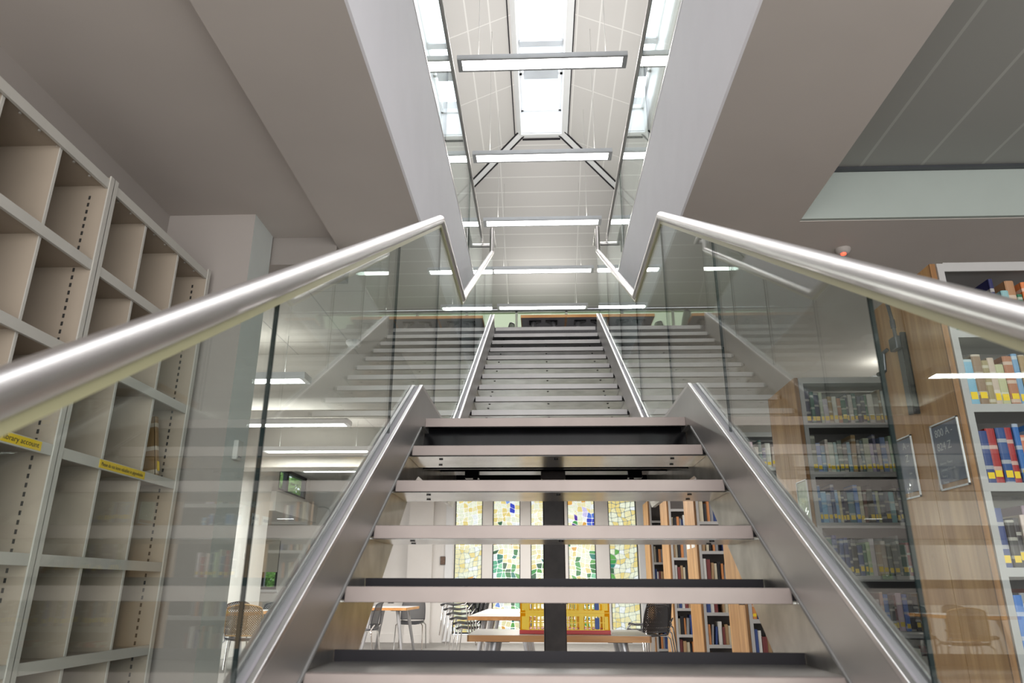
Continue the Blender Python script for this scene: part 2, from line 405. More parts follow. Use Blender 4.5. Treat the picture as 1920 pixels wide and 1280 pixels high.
# lower room walls
YB = 15.3
W7 = (-5.78, -5.45, .98, 1.97)
wb = MB().box(-7, W7[0], YB, YB + .2, 0, 2.31).box(W7[0], W7[1], YB, YB + .2, 0, W7[2]).box(W7[0], W7[1], YB, YB + .2, W7[3], 2.31).box(W7[1], -5.0, YB, YB + .2, 0, 2.31).box(-5.0, -2.02, YB, YB + .2, 0, 3.2)
wb.box(2.17, 7, YB, YB + .2, 0, 3.2).box(-2.02, 2.17, YB, YB + .2, 0, .14).box(-2.02, 2.17, YB, YB + .2, 2.86, 3.2)
WIN = [(-1.817, -1.24), (-1.03, -.455), (-.245, .33), (.52, 1.09), (1.36, 1.945)]
edges = [-2.02] + [e for w in WIN for e in w] + [2.17]
for i in range(0, len(edges), 2): wb.box(edges[i], edges[i + 1], YB, YB + .2, .14, 2.86)
struct('wall_back', wb, M['paint'], 'cream back wall holding the five mosaic windows', 'wall')
struct('trim_6', MB().box(-2.0, -1.84, YB - .03, YB, .02, 2.9).box(1.97, 2.13, YB - .03, YB, .02, 2.9).box(-1.84, 1.97, YB - .03, YB, 2.86, 2.9), M['whiteframe'], 'bright white jambs round the row of mosaic windows', 'trim')
struct('baseboard_back', MB().box(-4.84, -2.75, YB - .03, YB, 0, .16), M['paint'], 'cream skirting along the back wall', 'skirting')
struct('wall_pier', MB().box(-2.75, -2.25, YB - .14, YB, 0, 3.2).box(-2.76, -2.24, YB - .155, YB - .14, 0, .15), M['paint'], 'boxed out cream pier beside the mosaic windows', 'wall')
CW = (13.45, 15.1, 2.76, 3.2)
struct('wall_side', MB().box(-5.0, -4.84, 3.76, 12.83, 0, 3.2), M['paint'], 'white side wall of the lower room', 'wall')
struct('wall_bulkhead', MB().box(-7, -4.74, 12.83, 15.3, 2.31, 2.62).box(-4.99, -4.74, 12.83, 15.3, 2.62, 2.65), M['paint'], 'white boxed bulkhead under the small high window', 'bulkhead')
struct('wall_high', MB().box(-5.05, -4.95, 12.83, CW[0], 2.62, 3.2).box(-5.05, -4.95, CW[1], 15.3, 2.62, 3.2).box(-5.05, -4.95, CW[0], CW[1], 2.62, CW[2]), M['paint'], 'wall strip round the small high window', 'wall')
struct('wall_alcove', MB().box(-7.15, -7.0, 12.7, 15.3, 0, 2.31).box(-7, -5.0, 12.7, 12.83, 0, 2.31), M['paint'], 'side of the alcove under the bulkhead', 'wall')
struct('wall_right', MB().box(6.8, 7, -3.2, 15.3, 0, SOF), M['paint'], 'plain wall far behind the oak bookcases', 'wall')
w = MB().box(-5.04, -4.96, CW[0], CW[0] + .07, CW[2], CW[3]).box(-5.04, -4.96, CW[1] - .09, CW[1], CW[2], CW[3]).box(-5.04, -4.96, CW[0], CW[1], CW[3] - .07, CW[3]).box(-5.04, -4.96, CW[0], CW[1], CW[2], CW[2] + .04).box(-5.04, -4.96, 13.9, 14.02, CW[2], CW[3])
w6 = struct('window_6', w, M['winframe'], 'small dark framed high window above the white bulkhead', 'window')
MB().box(-5.01, -5.0, CW[0], CW[1], CW[2], CW[3]).build('pane', M['skyglass'], w6)
w = MB()
for x0, x1, z0, z1 in ((W7[0], W7[0] + .05, W7[2], W7[3]), (W7[1] - .05, W7[1], W7[2], W7[3]), (W7[0], W7[1], W7[2], W7[2] + .05), (W7[0], W7[1], W7[3] - .05, W7[3])): w.box(x0, x1, YB + .02, YB + .1, z0, z1)
w7 = struct('window_7', w, M['winframe'], 'narrow window with a cream roller blind half down', 'window')
MB().box(W7[0], W7[1], YB + .05, YB + .06, W7[2], W7[3]).build('pane', M['skyglass'], w7)
MB().box(W7[0] + .01, W7[1] - .01, YB - .012, YB - .004, 1.32, 1.95).tube([(W7[0], YB - .03, 1.96), (W7[1], YB - .03, 1.96)], .028).build('blind', M['blind'], w7)
MB().box(W7[0] - .04, W7[1] + .04, YB - .05, YB, .93, .98).build('sill', M['whiteframe'], w7)

# five mosaic windows ------------------------------------------------------
STEMS = [  # (window, [(u, v)...], half width, colour) in window-local u 0..1, v metres
    (1, [(.15, 2.7), (.25, 2.2), (.33, 1.9)], .03, 'g'), (1, [(.05, 1.75), (.45, 1.42), (.62, 1.2), (.72, .7), (.7, .2)], .05, 'g'),
    (1, [(.95, 1.25), (.9, 1.1), (.8, .8)], .05, 'g'), (1, [(.0, 1.5), (.3, 1.3), (.6, 1.0), (.8, .6)], .10, 'l'), (1, [(.8, 1.7), (.82, 1.5), (.74, 1.2)], .03, 'g'),
    (2, [(.0, 1.25), (.35, 1.42), (.75, 1.6)], .09, 'g'), (2, [(.35, 2.25), (.2, 1.95)], .02, 'g'),
    (3, [(.35, 1.6), (.28, 1.2), (.4, .8), (.5, .3)], .05, 'g'), (3, [(.9, 1.75), (.8, 1.3), (.65, .9), (.6, .2)], .05, 'g'), (3, [(1., 1.5), (.95, 1.1), (.9, .6)], .06, 'l'),
    (3, [(.0, .95), (.15, .8), (.2, .3)], .05, 'g'), (3, [(.05, 1.9), (.18, 2.2), (.3, 2.35)], .03, 'g'),
    (3, [(.25, 2.05), (.32, 2.3)], .05, 'p'), (3, [(.42, 2.2), (.5, 2.0)], .05, 'p'), (3, [(.34, 2.45), (.36, 2.25)], .04, 'p'), (3, [(.85, 2.5), (.9, 2.2)], .06, 'b'), (3, [(.7, 2.6), (.72, 2.2)], .04, 'v'),
    (4, [(.22, 1.75), (.1, 1.4), (.02, 1.1)], .05, 'g'), (4, [(.0, 2.1), (.1, 2.0)], .05, 'b'),
    (1, [(.05, .85), (.2, .75)], .08, 'b'), (1, [(.6, 2.75), (.75, 2.6)], .05, 'b'),
    (0, [(.3, .35), (.8, .5)], .05, 'y')]
PAL = {'g': [(.03, .17, .04), (.06, .28, .07), (.025, .18, .13), (.12, .33, .08), (.05, .12, .06)], 'l': [(.20, .50, .28), (.28, .58, .34), (.13, .40, .24)],
       'p': [(.07, .02, .26), (.12, .03, .32), (.05, .015, .20)], 'b': [(.04, .06, .42), (.09, .17, .52), (.20, .30, .6)], 'v': [(.42, .38, .66), (.52, .48, .68)], 'y': [(.62, .40, .08)]}
def seg_d(p, a, b_):
    ax, ay = a; bx, by = b_; dx, dy = bx - ax, by - ay
    t = max(0, min(1, ((p[0] - ax) * dx + (p[1] - ay) * dy) / (dx * dx + dy * dy + 1e-9)))
    return math.hypot(p[0] - ax - t * dx, p[1] - ay - t * dy)
for wi, (x0, x1) in enumerate(WIN):
    z0, z1 = .16, 2.84; W_ = x1 - x0
    fr = MB().box(x0, x0 + .018, YB + .02, YB + .09, z0, z1).box(x1 - .018, x1, YB + .02, YB + .09, z0, z1).box(x0, x1, YB + .02, YB + .09, z0, z0 + .03).box(x0, x1, YB + .02, YB + .09, z1 - .03, z1)
    desc = ['first mosaic window next to the cream pier, pale yellow tiles', 'mosaic window with a fan of green stems and a blue corner', 'mosaic window half hidden by the dark post, broad green leaf', 'mosaic window with purple iris petals over green stems', 'mosaic window next to the bookcases, pale tiles with dark joints'][wi]
    wo = struct('window_%d' % (wi + 1), fr, M['winframe'], desc, 'window')
    nx, nz = 6, 29; rnd = random.Random(40 + wi); pts = {}
    ph = rnd.random() * 6
    for i in range(nx + 1):
        for k in range(nz + 1):
            u = x0 + W_ * i / nx; v = z0 + (z1 - z0) * k / nz
            if 0 < i < nx: u += rnd.uniform(-.03, .03) + .03 * math.sin(v * 3 + ph)
            if 0 < k < nz: v += rnd.uniform(-.024, .024) + .05 * math.sin(u * 4 + ph * 2)
            pts[i, k] = (u, v)
    tl = MB(); cols = []
    for i in range(nx):
        for k in range(nz):
            q = [pts[i, k], pts[i + 1, k], pts[i + 1, k + 1], pts[i, k + 1]]
            c = (sum(p[0] for p in q) / 4, sum(p[1] for p in q) / 4)
            s = rnd.uniform(.87, .94); q = [(c[0] + (p[0] - c[0]) * s, c[1] + (p[1] - c[1]) * s) for p in q]
            # clip the corners of the tile so that it reads as a chip of glass
            o8 = []
            for a in range(4):
                p, pn, pp = q[a], q[(a + 1) % 4], q[a - 1]
                o8.append((p[0] * .88 + pp[0] * .12, p[1] * .88 + pp[1] * .12)); o8.append((p[0] * .88 + pn[0] * .12, p[1] * .88 + pn[1] * .12))
            hit = None
            for sw, path, hw, cc in STEMS:
                if sw != wi: continue
                pl = [(x0 + a * W_, b_) for a, b_ in path]
                if min(seg_d(c, pl[j], pl[j + 1]) for j in range(len(pl) - 1)) < hw: hit = cc; break
            if hit: cc = rnd.choice(PAL[hit])
            else:
                t = rnd.random(); warm = .5 + .5 * math.sin(c[0] * 2.5 + c[1] * 1.7)
                cc = (.66, .53, .20) if t < .22 * (.4 + warm) else (.69, .63, .36) if t < .52 else (.68, .69, .52) if t < .86 else (.70, .72, .69)
                if t > .985: cc = (.62, .33, .07)
            tl.add([(p[0], YB + .05, p[1]) for p in o8], [list(range(8))]); cols.append(cc)
    g = tl.build('pane', M['mosaic'], wo, recalc=False)
    ca = g.data.color_attributes.new('Col', 'FLOAT_COLOR', 'CORNER')
    for p in g.data.polygons:
        for li in p.loop_indices: ca.data[li].color = (*cols[p.index], 1)
    # cames between the chips: a thin ring round every chip
    cm = MB()
    for i in range(nx):
        for k in range(nz):
            f = tl.f[i * nz + k]; inner = [tl.v[j] for j in f]
            q = [pts[i, k], pts[i + 1, k], pts[i + 1, k + 1], pts[i, k + 1]]
            outer = []
            for a in range(4): outer += [q[a], q[a]]
            outer = [(p[0], YB + .052, p[1]) for p in outer]
            cm.add([(p[0], YB + .052, p[2]) for p in inner] + outer, [(a, (a + 1) % 8, 8 + (a + 1) % 8, 8 + a) for a in range(8)], 0 if (pts[i, k][1] > 1.75 and wi < 4) or wi in (2, 3) or (wi == 1) else 1)
    cm.build('came', [M['leadw'], M['leadd']], wo, recalc=False)

# upper room --------------------------------------------------------------
RZ, RY, RXL, RXR = 8.5, 10.6, -.30, .40      # edge of the rooflight
K = .449; RUN = 3.9; ZE = RZ - K * RUN; YF = RY + RUN; YN = .6
def quad(vs): return MB().add(vs, [(0, 1, 2, 3)])
struct('ceiling_slope_left', quad([(RXL, YN, RZ), (RXL, RY, RZ), (RXL - RUN, YF, ZE), (RXL - RUN, YN, ZE)]), M['slope'], 'sloping panelled ceiling left of the rooflight', 'ceiling')
struct('ceiling_slope_right', quad([(RXR, YN, RZ), (RXR + RUN, YN, ZE), (RXR + RUN, YF, ZE), (RXR, RY, RZ)]), M['slope'], 'sloping panelled ceiling right of the rooflight', 'ceiling')
struct('ceiling_hip', quad([(RXL, RY, RZ), (RXR, RY, RZ), (RXR + RUN, YF, ZE), (RXL - RUN, YF, ZE)]), M['hip'], 'hipped end of the panelled roof with pale joints', 'ceiling')
struct('wall_upper_far', MB().box(RXL - RUN, RXR + RUN, YF, YF + .15, ZU, 5.7).box(RXL - RUN, -2.7, YF, YF + .15, 5.7, ZE).box(2.75, RXR + RUN, YF, YF + .15, 5.7, ZE), M['greenpaint'], 'pale green wall at the far end of the upper room', 'wall')
struct('wall_upper_left', MB().box(RXL - RUN - .15, RXL - RUN, YN, YF + .15, ZU, ZE), M['greenpaint'], 'pale wall on the pigeonhole side of the upper room', 'wall')
struct('wall_upper_right', MB().box(RXR + RUN, RXR + RUN + .15, YN, YF + .15, ZU, ZE), M['greenpaint'], 'pale wall on the oak bookcase side of the upper room', 'wall')
struct('wall_upper_near', MB().add([(RXL - RUN, YN, ZU), (RXR + RUN, YN, ZU), (RXR + RUN, YN, ZE), (RXR, YN, RZ + .7), (RXL, YN, RZ + .7), (RXL - RUN, YN, ZE)], [(0, 1, 2, 3, 4, 5)]), M['paint'], 'gable wall of the upper room above the camera', 'wall')
w = MB().box(-2.7, 2.75, YF + .02, YF + .1, 5.7, 5.76).box(-2.7, 2.75, YF + .02, YF + .1, ZE - .07, ZE)
for k in range(6): w.box(-2.7 + k * 1.08, -2.65 + k * 1.08, YF + .02, YF + .1, 5.7, ZE)
w9 = struct('window_9', w, M['greenpaint'], 'pale green lit window strip at the far end of the upper room', 'window')
MB().box(-2.7, 2.75, YF + .05, YF + .06, 5.7, ZE).build('pane', M['palepane'], w9)
# rooflight upstand and its frame
struct('trim_7', MB().box(RXL - .02, RXL, YN, RY, RZ - .01, RZ + .5).box(RXR, RXR + .02, YN, RY, RZ - .01, RZ + .5).box(RXL, RXR, RY, RY + .02, RZ - .01, RZ + .5), M['whiteframe'], 'white upstand round the long rooflight', 'rooflight upstand')
hs = MB(); hd = MB()
nl = Vector((K, 0, 1)).normalized()
def slope_strip(mb, a, b_, w, off, nrm):
    a, b_ = Vector(a), Vector(b_); d = (b_ - a).normalized(); s = d.cross(Vector(nrm)).normalized()
    mb.obox((a + b_) / 2 + s * off - Vector(nrm) * .012, (b_ - a) / 2, s * w / 2, Vector(nrm) * .01)
for sx, xr in ((-1, RXL), (1, RXR)):
    nrm = Vector((-sx * -K, 0, 1)).normalized() if sx > 0 else Vector((-K, 0, 1)).normalized()
    a, b_ = (xr, YN, RZ), (xr, RY + .05, RZ)
    # bands alongside the rooflight
    hs.obox((xr + sx * .05, (YN + RY) / 2, RZ - .03), (.05, 0, -sx * .02 * sx), (0, (RY - YN) / 2, 0), (0, 0, .012))
    hd.obox((xr + sx * .108, (YN + RY) / 2, RZ - .055), (.008, 0, 0), (0, (RY - YN) / 2 - .02, 0), (0, 0, .012))
    # bands down the hips
    p0 = Vector((xr, RY, RZ - .02)); p1 = Vector((xr + sx * RUN, RY + RUN, ZE - .02)); d = (p1 - p0).normalized(); s = d.cross(Vector((0, 0, 1))).normalized()
    hs.obox((p0 + p1) / 2, (p1 - p0) / 2, s * .055, (0, 0, .012))
    for k in (-1, 1): hd.obox((p0 + p1) / 2 + s * .07 * k + Vector((0, 0, -.012 if k * sx < 0 else -.012)), (p1 - p0) / 2, s * .011, (0, 0, .012))
hs.box(RXL, RXR, RY, RY + .1, RZ - .045, RZ - .02)
hd.box(RXL + .02, RXR - .02, RY + .105, RY + .125, RZ - .08, RZ - .05)
struct('trim_8', hs, M['whiteframe'], 'white cover strips along the rooflight and hips', 'trim')
struct('trim_9', hd, M['darkgap'], 'dark shadow gaps beside the white roof strips', 'trim')
VY = (9.40, 9.72, 8.86, 8.98)
sk = MB().box(RXL, RXR, YN, RY, RZ + .46, RZ + .475)
w8 = struct('window_8', MB().box(RXL, RXL + .04, YN, RY, RZ + .43, RZ + .5).box(RXR - .04, RXR, YN, RY, RZ + .43, RZ + .5).box(RXL, RXR, RY - .04, RY, RZ + .43, RZ + .5).box(RXL, RXR, 9.6, 9.66, RZ + .43, RZ + .5).box(RXL, RXR, 7.2, 7.26, RZ + .43, RZ + .5), M['whiteframe'], 'long rooflight along the ridge of the panelled roof', 'rooflight')
sk.build('pane', M['skyglass'], w8)
MB().box(RXL + .07, RXR - .07, VY[0], VY[1], RZ + .40, RZ + .43).box(RXL + .02, RXR - .02, VY[2], VY[3], RZ + .40, RZ + .43).build('vent_panel', M['vent'], w8)
struct('trim_10', MB().box(RXL - RUN, RXR + RUN, YF - .03, YF, ZE - .05, ZE - .025), M['darksteel'], 'dark line where the far wall meets the hipped ceiling', 'trim')

# ------------------------------------------------------------------ the staircase
lowT = [(2.9763 - i * .2765, ZL - i * .17) for i in range(10)]           # nosings, landing first
upT = [(7.4371 - i * .2765, ZU - i * .17) for i in range(12)]            # nosings, upper floor first
stair = thing('staircase', 'grey steel open-riser staircase rising to a landing and on to the upper floor', 'staircase', (XC, .3, 0))
O = (XC, .3, 0)
XI0, XI1 = XC - HW, XC + HW
def tread(y, z, depth=.297, hi=False):
    nm, um = ('nosing_lit', 'under_shaded') if hi else ('fasciam', 'under')
    t = MB().box(XI0 - .018, XI1 + .018, y + .004, y + depth, z - .012, z - .002, 0)
    t.box(XI0 - .018, XI1 + .018, y + depth - .008, y + depth, z - .012, z + .024, 2)
    tr = t.build('tread', [M['tread'], M['fasciam'], M['darkgap']], stair, O)
    MB().box(XI0, XI1, y, y + .006, z - .037, z).box(XI0, XI1, y, y + .035, z - .002, z + .0005).build('nosing', M[nm], tr, O, bevel=.0015)
    g = MB().box(XI0 - .018, XI1 + .018, y + .006, y + .03, z - .03, z - .012)
    g.build('shadow_gap', M['darkgap'], tr, O)  # solid dark filler painted where the recess behind the nosing is only shade
    s = MB().box(XI0 - .018, XI1 + .018, y + .03, y + depth - .008, z - .037, z - .033, 0)
    for bx in (XI0 + .08, XC, XI1 - .08):
        for by in (.085, .22):
            if bx == XC and by > .1: continue
            s.lathe([(.0001, 0), (.008, 0), (.008, .003), (.0001, .003)], (bx + (0 if bx == XC else (.02 if by < .1 else 0) * (1 if bx < XC else -1)), y + by, z - .0405), 10, 1)
    s.build('underside', [M[um], M['black']], tr, O)
for y, z in lowT[1:]: tread(y, z)
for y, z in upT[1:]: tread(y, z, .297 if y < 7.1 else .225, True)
# landing
lp = MB().box(XI0 - .018, XI1 + .018, lowT[0][0] + .004, 4.40, ZL - .014, ZL - .002)
lp = lp.build('landing_platform', M['tread'], stair, O)
MB().box(XI0, XI1, lowT[0][0], lowT[0][0] + .006, ZL - .037, ZL).build('nosing', M['fasciam'], lp, O, bevel=.0015)
MB().box(XI0 - .018, XI1 + .018, lowT[0][0] + .006, lowT[0][0] + .03, ZL - .036, ZL - .014).box(XI0 - .018, XI1 + .018, lowT[0][0] + .10, lowT[0][0] + .11, ZL - .2, ZL - .014).build('apron_plate', M['black'], lp, O)
MB().box(XI0 - .018, XI1 + .018, 3.60, 3.72, ZL - .13, ZL - .014).build('cross_beam', M['black'], lp, O)
MB().box(XI0 - .018, XI1 + .018, 4.30, 4.40, ZL - .18, ZL - .014).build('cross_beam', M['black'], lp, O)
# top nosing at the upper floor
MB().box(XI0, XI1, upT[0][0] - .006, upT[0][0], ZU - .037, ZU + .001).box(XI0, XI1, upT[0][0] - .006, upT[0][0] + .05, ZU, ZU + .003).build('top_nosing', M['nosing_lit'], stair, O)
# stringers: clamp band above, plate below
ztop = lambda y: 1.819 + S * (y - 2.873)
y_floor = 2.873 - 1.819 / S
topline = [(y_floor + .02, .012), (2.873, 1.819), (3.97, 1.819), (7.215, 1.819 + S * (7.215 - 3.97))]
nl_ = lambda y: ZL + S * (y - lowT[0][0])
nu = lambda y: upT[11][1] + S * (y - upT[11][0])
botband = [(y_floor + .30, .01), (2.873, nl_(2.873)), (2.93, 1.655), (4.0, 1.655), (7.215, nu(7.215) - .012)]
botweb = [(1.02, 0.0), (2.873, nl_(2.873) - .222), (2.98, 1.455), (4.19, 1.455), (7.215, nu(7.215) - .215)]
for sgn, name in ((-1, 'left'), (1, 'right')):
    xi = XC + sgn * HW; xo = XC + sgn * .602
    s = MB().prism_x([(y, z - .014) for y, z in topline] + botband[::-1], *sorted((xi, xo)))
    st = s.build('stringer', M['stringer'], stair, O, bevel=.002)
    w = MB().prism_x([(y, z + .001) for y, z in botband] + botweb[::-1], *sorted((XC + sgn * .567, XC + sgn * .587)))
    w.build('web_plate', M['web'], st, O)
    # lips that grip the glass and the lower flange
    l = MB().strip_x(topline, -.016, 0, *sorted((xi, xi + sgn * .014))).strip_x(topline, -.016, 0, *sorted((xo, xo - sgn * .014)))
    l.build('glazing_lip', M['steel'], st, O, bevel=.002)
    MB().strip_x(topline, -.018, -.006, *sorted((xi + sgn * .014, xi + sgn * .036)), 0).strip_x(topline, -.018, -.010, *sorted((xi + sgn * .036, xo - sgn * .014)), 1).build('glazing_seal', [M['seal'], M['darkgap']], st, O)
    MB().strip_x(botband[:2], -.008, .004, *sorted((xi - sgn * .004, xi + sgn * .03))).build('flange', M['flange'], st, O, bevel=.002)
# central post and its cap
p = MB().box(.003, .109, 3.61, 3.716, 0, ZL - .16).build('support_post', M['post'], stair, O, bevel=.006)
MB().box(-.005, .117, 3.60, 3.725, ZL - .168, ZL - .130).build('cap_plate', M['post'], p, O, bevel=.003)
MB().box(-.06, .172, 3.55, 3.775, 0, .014).build('base_plate', M['post'], p, O, bevel=.003)
for sx in (-1, 1):
    c = MB().box(XC + sx * .40 - .035, XC + sx * .40 + .035, 3.55, 3.60, ZL - .17, ZL - .10).lathe([(.001, 0), (.012, 0), (.012, .03), (.001, .03)], (XC + sx * .385, 3.575, ZL - .195), 8)
    c.build('bracket', M['black'], stair, O, bevel=.003)

# ------------------------------------------------------------------ glass balustrades of the stair
RT = [(.50, 1.443 - .17 - .170 + S * 0), (3.325, 2.838), (4.40, 2.838), (7.04, 2.838 + S * 2.64)]
RT[0] = (.50, 2.838 - S * (3.325 - .50))
def rail_z(y):
    if y < 3.325: return 2.838 - S * (3.325 - y)
    if y < 4.40: return 2.838
    return 2.838 + S * (y - 4.40)
def base_z(y):
    if y < 2.873: return ztop(y)
    if y < 3.97: return 1.819
    return 1.819 + S * (y - 3.97)
def glass_panel(x, y0, y1, parent, org):
    ks = sorted({y0, y1} | {k for k in (2.873, 3.325, 3.97, 4.40) if y0 < k < y1})
    poly = [(y, base_z(y) - .012) for y in ks] + [(y, rail_z(y) - .02) for y in reversed(ks)]
    n = len(poly); x0, x1 = x - .004, x + .004
    m = MB(); vs = [(x0, y, z) for y, z in poly] + [(x1, y, z) for y, z in poly]
    m.add(vs, [list(range(n))[::-1], list(range(n, 2 * n))], 0)
    m.add(vs, [(i, (i + 1) % n, n + (i + 1) % n, n + i) for i in range(n)], 1)
    return m.build('glass_panel', [M['glass'], M['glassedge']], parent, org)
for sgn, lab in ((-1, 'glass stair balustrade with steel handrail, pigeonhole side'), (1, 'glass stair balustrade with steel handrail, oak bookcase side')):
    x = XC + sgn * .575; org = (x, .5, 0)
    bal = thing('glass_balustrade', lab, 'balustrade', org)
    joints = [.46, 1.30, 2.385, 3.36, 4.40, 5.30, 6.20, 7.15]
    for a, b_ in zip(joints[:-1], joints[1:]): glass_panel(x, a + .0025, b_ - .0025, bal, org)
    zt = rail_z(7.04)
    path = [(x, y, z) for y, z in RT] + [(x, 7.04, 4.73), (x, 7.40, 4.73), (XC + sgn * .715, 7.40, 4.73)]
    MB().tube([path[0]] + path[1:], .0245, 24).build('handrail', M['steel'], bal, org, smooth=True)
    MB().strip_x(RT, -.044, -.018, x - .009, x + .009).build('glazing_channel', M['gasket'], bal, org)

# glass guards of the stairwell on the upper floor
for sgn, lab in ((-1, 'glass guard on the stairwell edge above the pigeonhole side'), (1, 'glass guard on the stairwell edge above the bookcase side')):
    x = XC + sgn * .715; org = (x, 4, 3.92)
    g = thing('stairwell_guard', lab, 'balustrade', org)
    for y0 in (-.8, .9, 2.6, 4.3, 5.85):
        y1 = min(y0 + (1.7 if y0 < 5 else 1.5), 7.38) - .008
        m = MB(); vs = [(xx, yy, zz) for xx in (x - .006, x + .006) for yy, zz in ((y0, 3.90), (y1, 3.90), (y1, 4.77), (y0, 4.77))]
        m.add(vs, [(3, 2, 1, 0), (4, 5, 6, 7)], 0); m.add(vs, [(0, 1, 5, 4), (1, 2, 6, 5), (2, 3, 7, 6), (3, 0, 4, 7)], 1)
        m.build('glass_panel', [M['glass'], M['glassedge']], g, org)
    MB().tube([(x, -.8, 4.78), (x, 7.38, 4.78)], .021, 20).build('handrail', M['steel'], g, org, smooth=True)
    MB().box(x - .014, x + .014, -.8, 7.38, 3.92, 3.935).build('glazing_channel', M['steel'], g, org)

# ------------------------------------------------------------------ pendant lights
def pendant(L, cable, label, loc, group, W_=.2):
    t = thing('pendant_light', label, 'light', loc, 0, group)
    h = MB().box(-L / 2, L / 2, -W_ / 2, W_ / 2, .012, .06).box(-L / 2, -L / 2 + .05, -W_ / 2, W_ / 2, 0, .012).box(L / 2 - .05, L / 2, -W_ / 2, W_ / 2, 0, .012).box(-L / 2 + .05, L / 2 - .05, -W_ / 2, -W_ / 2 + .025, 0, .012).box(-L / 2 + .05, L / 2 - .05, W_ / 2 - .025, W_ / 2, 0, .012)
    h.build('housing', M['lampcase'], t, bevel=.003)
    MB().box(-L / 2 + .05, L / 2 - .05, -W_ / 2 + .025, W_ / 2 - .025, .004, .011).build('diffuser', M['lamp'], t)
    for sx in (-1, 1):
        MB().tube([(sx * (L / 2 - .22), 0, .06), (sx * (L / 2 - .22) + .0, 0, .06 + cable)], .003, 6).build('cable', M['cable'], t)
    return t
names = ['nearest', 'second', 'third', 'fourth', 'farthest']
for i, y in enumerate((6.277, 8.035, 9.80, 11.56, 13.31)):
    c = (RZ - .05 if y < RY else RZ - K * (y - RY)) - 6.30 - .06
    # cables run up to the sloping ceiling
    c = min(c, RZ - K * (.68 - .35) - 6.36)
    pendant(1.8, c, '%s silver pendant light over the stairwell under the panelled roof' % names[i], (.045, y, 6.30), 'pendants under the panelled roof')
names = ['pendant light nearest the pale pillar, just under the lower ceiling', 'pendant light hung beyond the first cream beam', 'pendant light in front of the deep cream bulkhead', 'pendant light beyond the bulkhead, beside the small high window']
for i, (x, y, z) in enumerate(((-2.84, 6.13, 2.77), (-2.93, 7.96, 2.77), (-3.06, 9.64, 2.77), (-3.1, 11.39, 2.77))):
    pendant(1.5, 3.2 - z - .06, names[i], (x, y, z), 'pendants in the lower room')
for i, (x, y, l) in enumerate(((3.6, 6.15, 'first pendant light between the oak bookcases'), (3.6, 8.1, 'second pendant light between the oak bookcases'), (3.6, 10.1, 'third pendant light between the oak bookcases'), (.1, 10.5, 'pendant light under the upper floor in front of the mosaic windows'), (.1, 13.2, 'pendant light closest to the mosaic windows'))):
    pendant(1.5, (SOF if i < 3 else SOF + .2) - 2.70 - .06, l, (x, y, 2.70), 'pendants in the lower room')

# ------------------------------------------------------------------ beige pigeonhole units
BZ = [2.585, 2.222, 1.862, 1.495, 1.12, .77, .41, .06]
def pigeonholes(y0, y1, label, lead):
    org = (-1.9, (y0 + y1) / 2, 0)
    t = thing('pigeonhole_unit', label, 'shelving unit', org)
    xf, xb = -1.75, -2.045
    MB().box(xb, xb + .012, y0, y1, 0, BZ[0] + .01).build('back_panel', M['beige'], t, org)
    for y, s in ((y0, 1), (y1, -1)):
        ya, yb = sorted((y, y + s * .022))
        u = MB().box(xb, xf - .002, ya, yb, 0, BZ[0] + .015, 0).box(xf - .002, xf + .004, ya - .003, yb + .003, 0, BZ[0] + .02, 1)
        ys = y + s * .0225
        if s < 0:
            z = .1
            while z < BZ[0] - .06:
                u.box(xf - .075, xf - .067, ys - .0015, ys + .0005, z, z + .016, 2); z += .032
        u.build('upright', [M['beige'], M['beigeedge'], M['slot']], t, org)
    for i, z in enumerate(BZ):
        sh = MB().box(xb + .012, xf - .012, y0 + .022, y1 - .022, z - .022, z - .004, 0).box(xf - .012, xf, y0 + .022, y1 - .022, z - .036, z + .004, 1)
        sh = sh.build('shelf', [M['beige'], M['beigeedge']], t, org)
        if i == 0:
            for k in range(8): MB().lathe([(.0001, 0), (.005, 0), (.005, .005), (.0001, .005)], (xf - .035, y0 + .1 + k * .1, z - .027), 8).build('rivet', M['beigeedge'], sh, org)
        if i < len(BZ) - 1:
            for k in (1, 2):
                yd = y0 + (y1 - y0) * k / 3
                dv = MB().box(xb + .012, xf - .02, yd - .004, yd + .004, BZ[i + 1] - .004, z - .022, 0).box(xf - .02, xf - .016, yd - .006, yd + .006, BZ[i + 1] - .004, z - .022, 1)
                dv.build('divider', [M['beige'], M['beigeedge']], t, org)
    MB().box(xb + .012, xf - .03, y0 + .022, y1 - .022, 0, .03).build('plinth', M['beige'], t, org)
    # yellow notice strip on the edge of the fourth shelf
    if lead:
        ya, yb, tx = 1.70, 2.425, 'are not on a library account'
    else:
        ya, yb, tx = 2.775, 3.115, 'Please do not leave valuables in pigeonholes'
    st = MB().box(xf, xf + .0015, ya, yb, BZ[3] - .031, BZ[3] + .001).build('notice_strip', M['yellow'], t, org)
    sz = .021 if not lead else .026
    # lettering faces the stair
    m = facing_x(xf + .0018 - org[0], (yb - .012 if lead else ya + .012) - org[1], BZ[3] - .022 - org[2], 1)
    tx_o = text('lettering', tx, sz, M['ink'], st, m, 'RIGHT' if lead else 'LEFT', .0003)
    bpy.context.view_layer.update()
    w = tx_o.dimensions.x
    want = .33 if lead else (yb - ya - .03)
    if w > 0: tx_o.scale = (want / w, 1, 1)
    return t
pigeonholes(1.613, 2.513, 'beige pigeonhole unit nearer the camera, notice ending library account', True)
pigeonholes(2.516, 3.416, 'beige pigeonhole unit against the short taupe wall, notice about valuables', False)

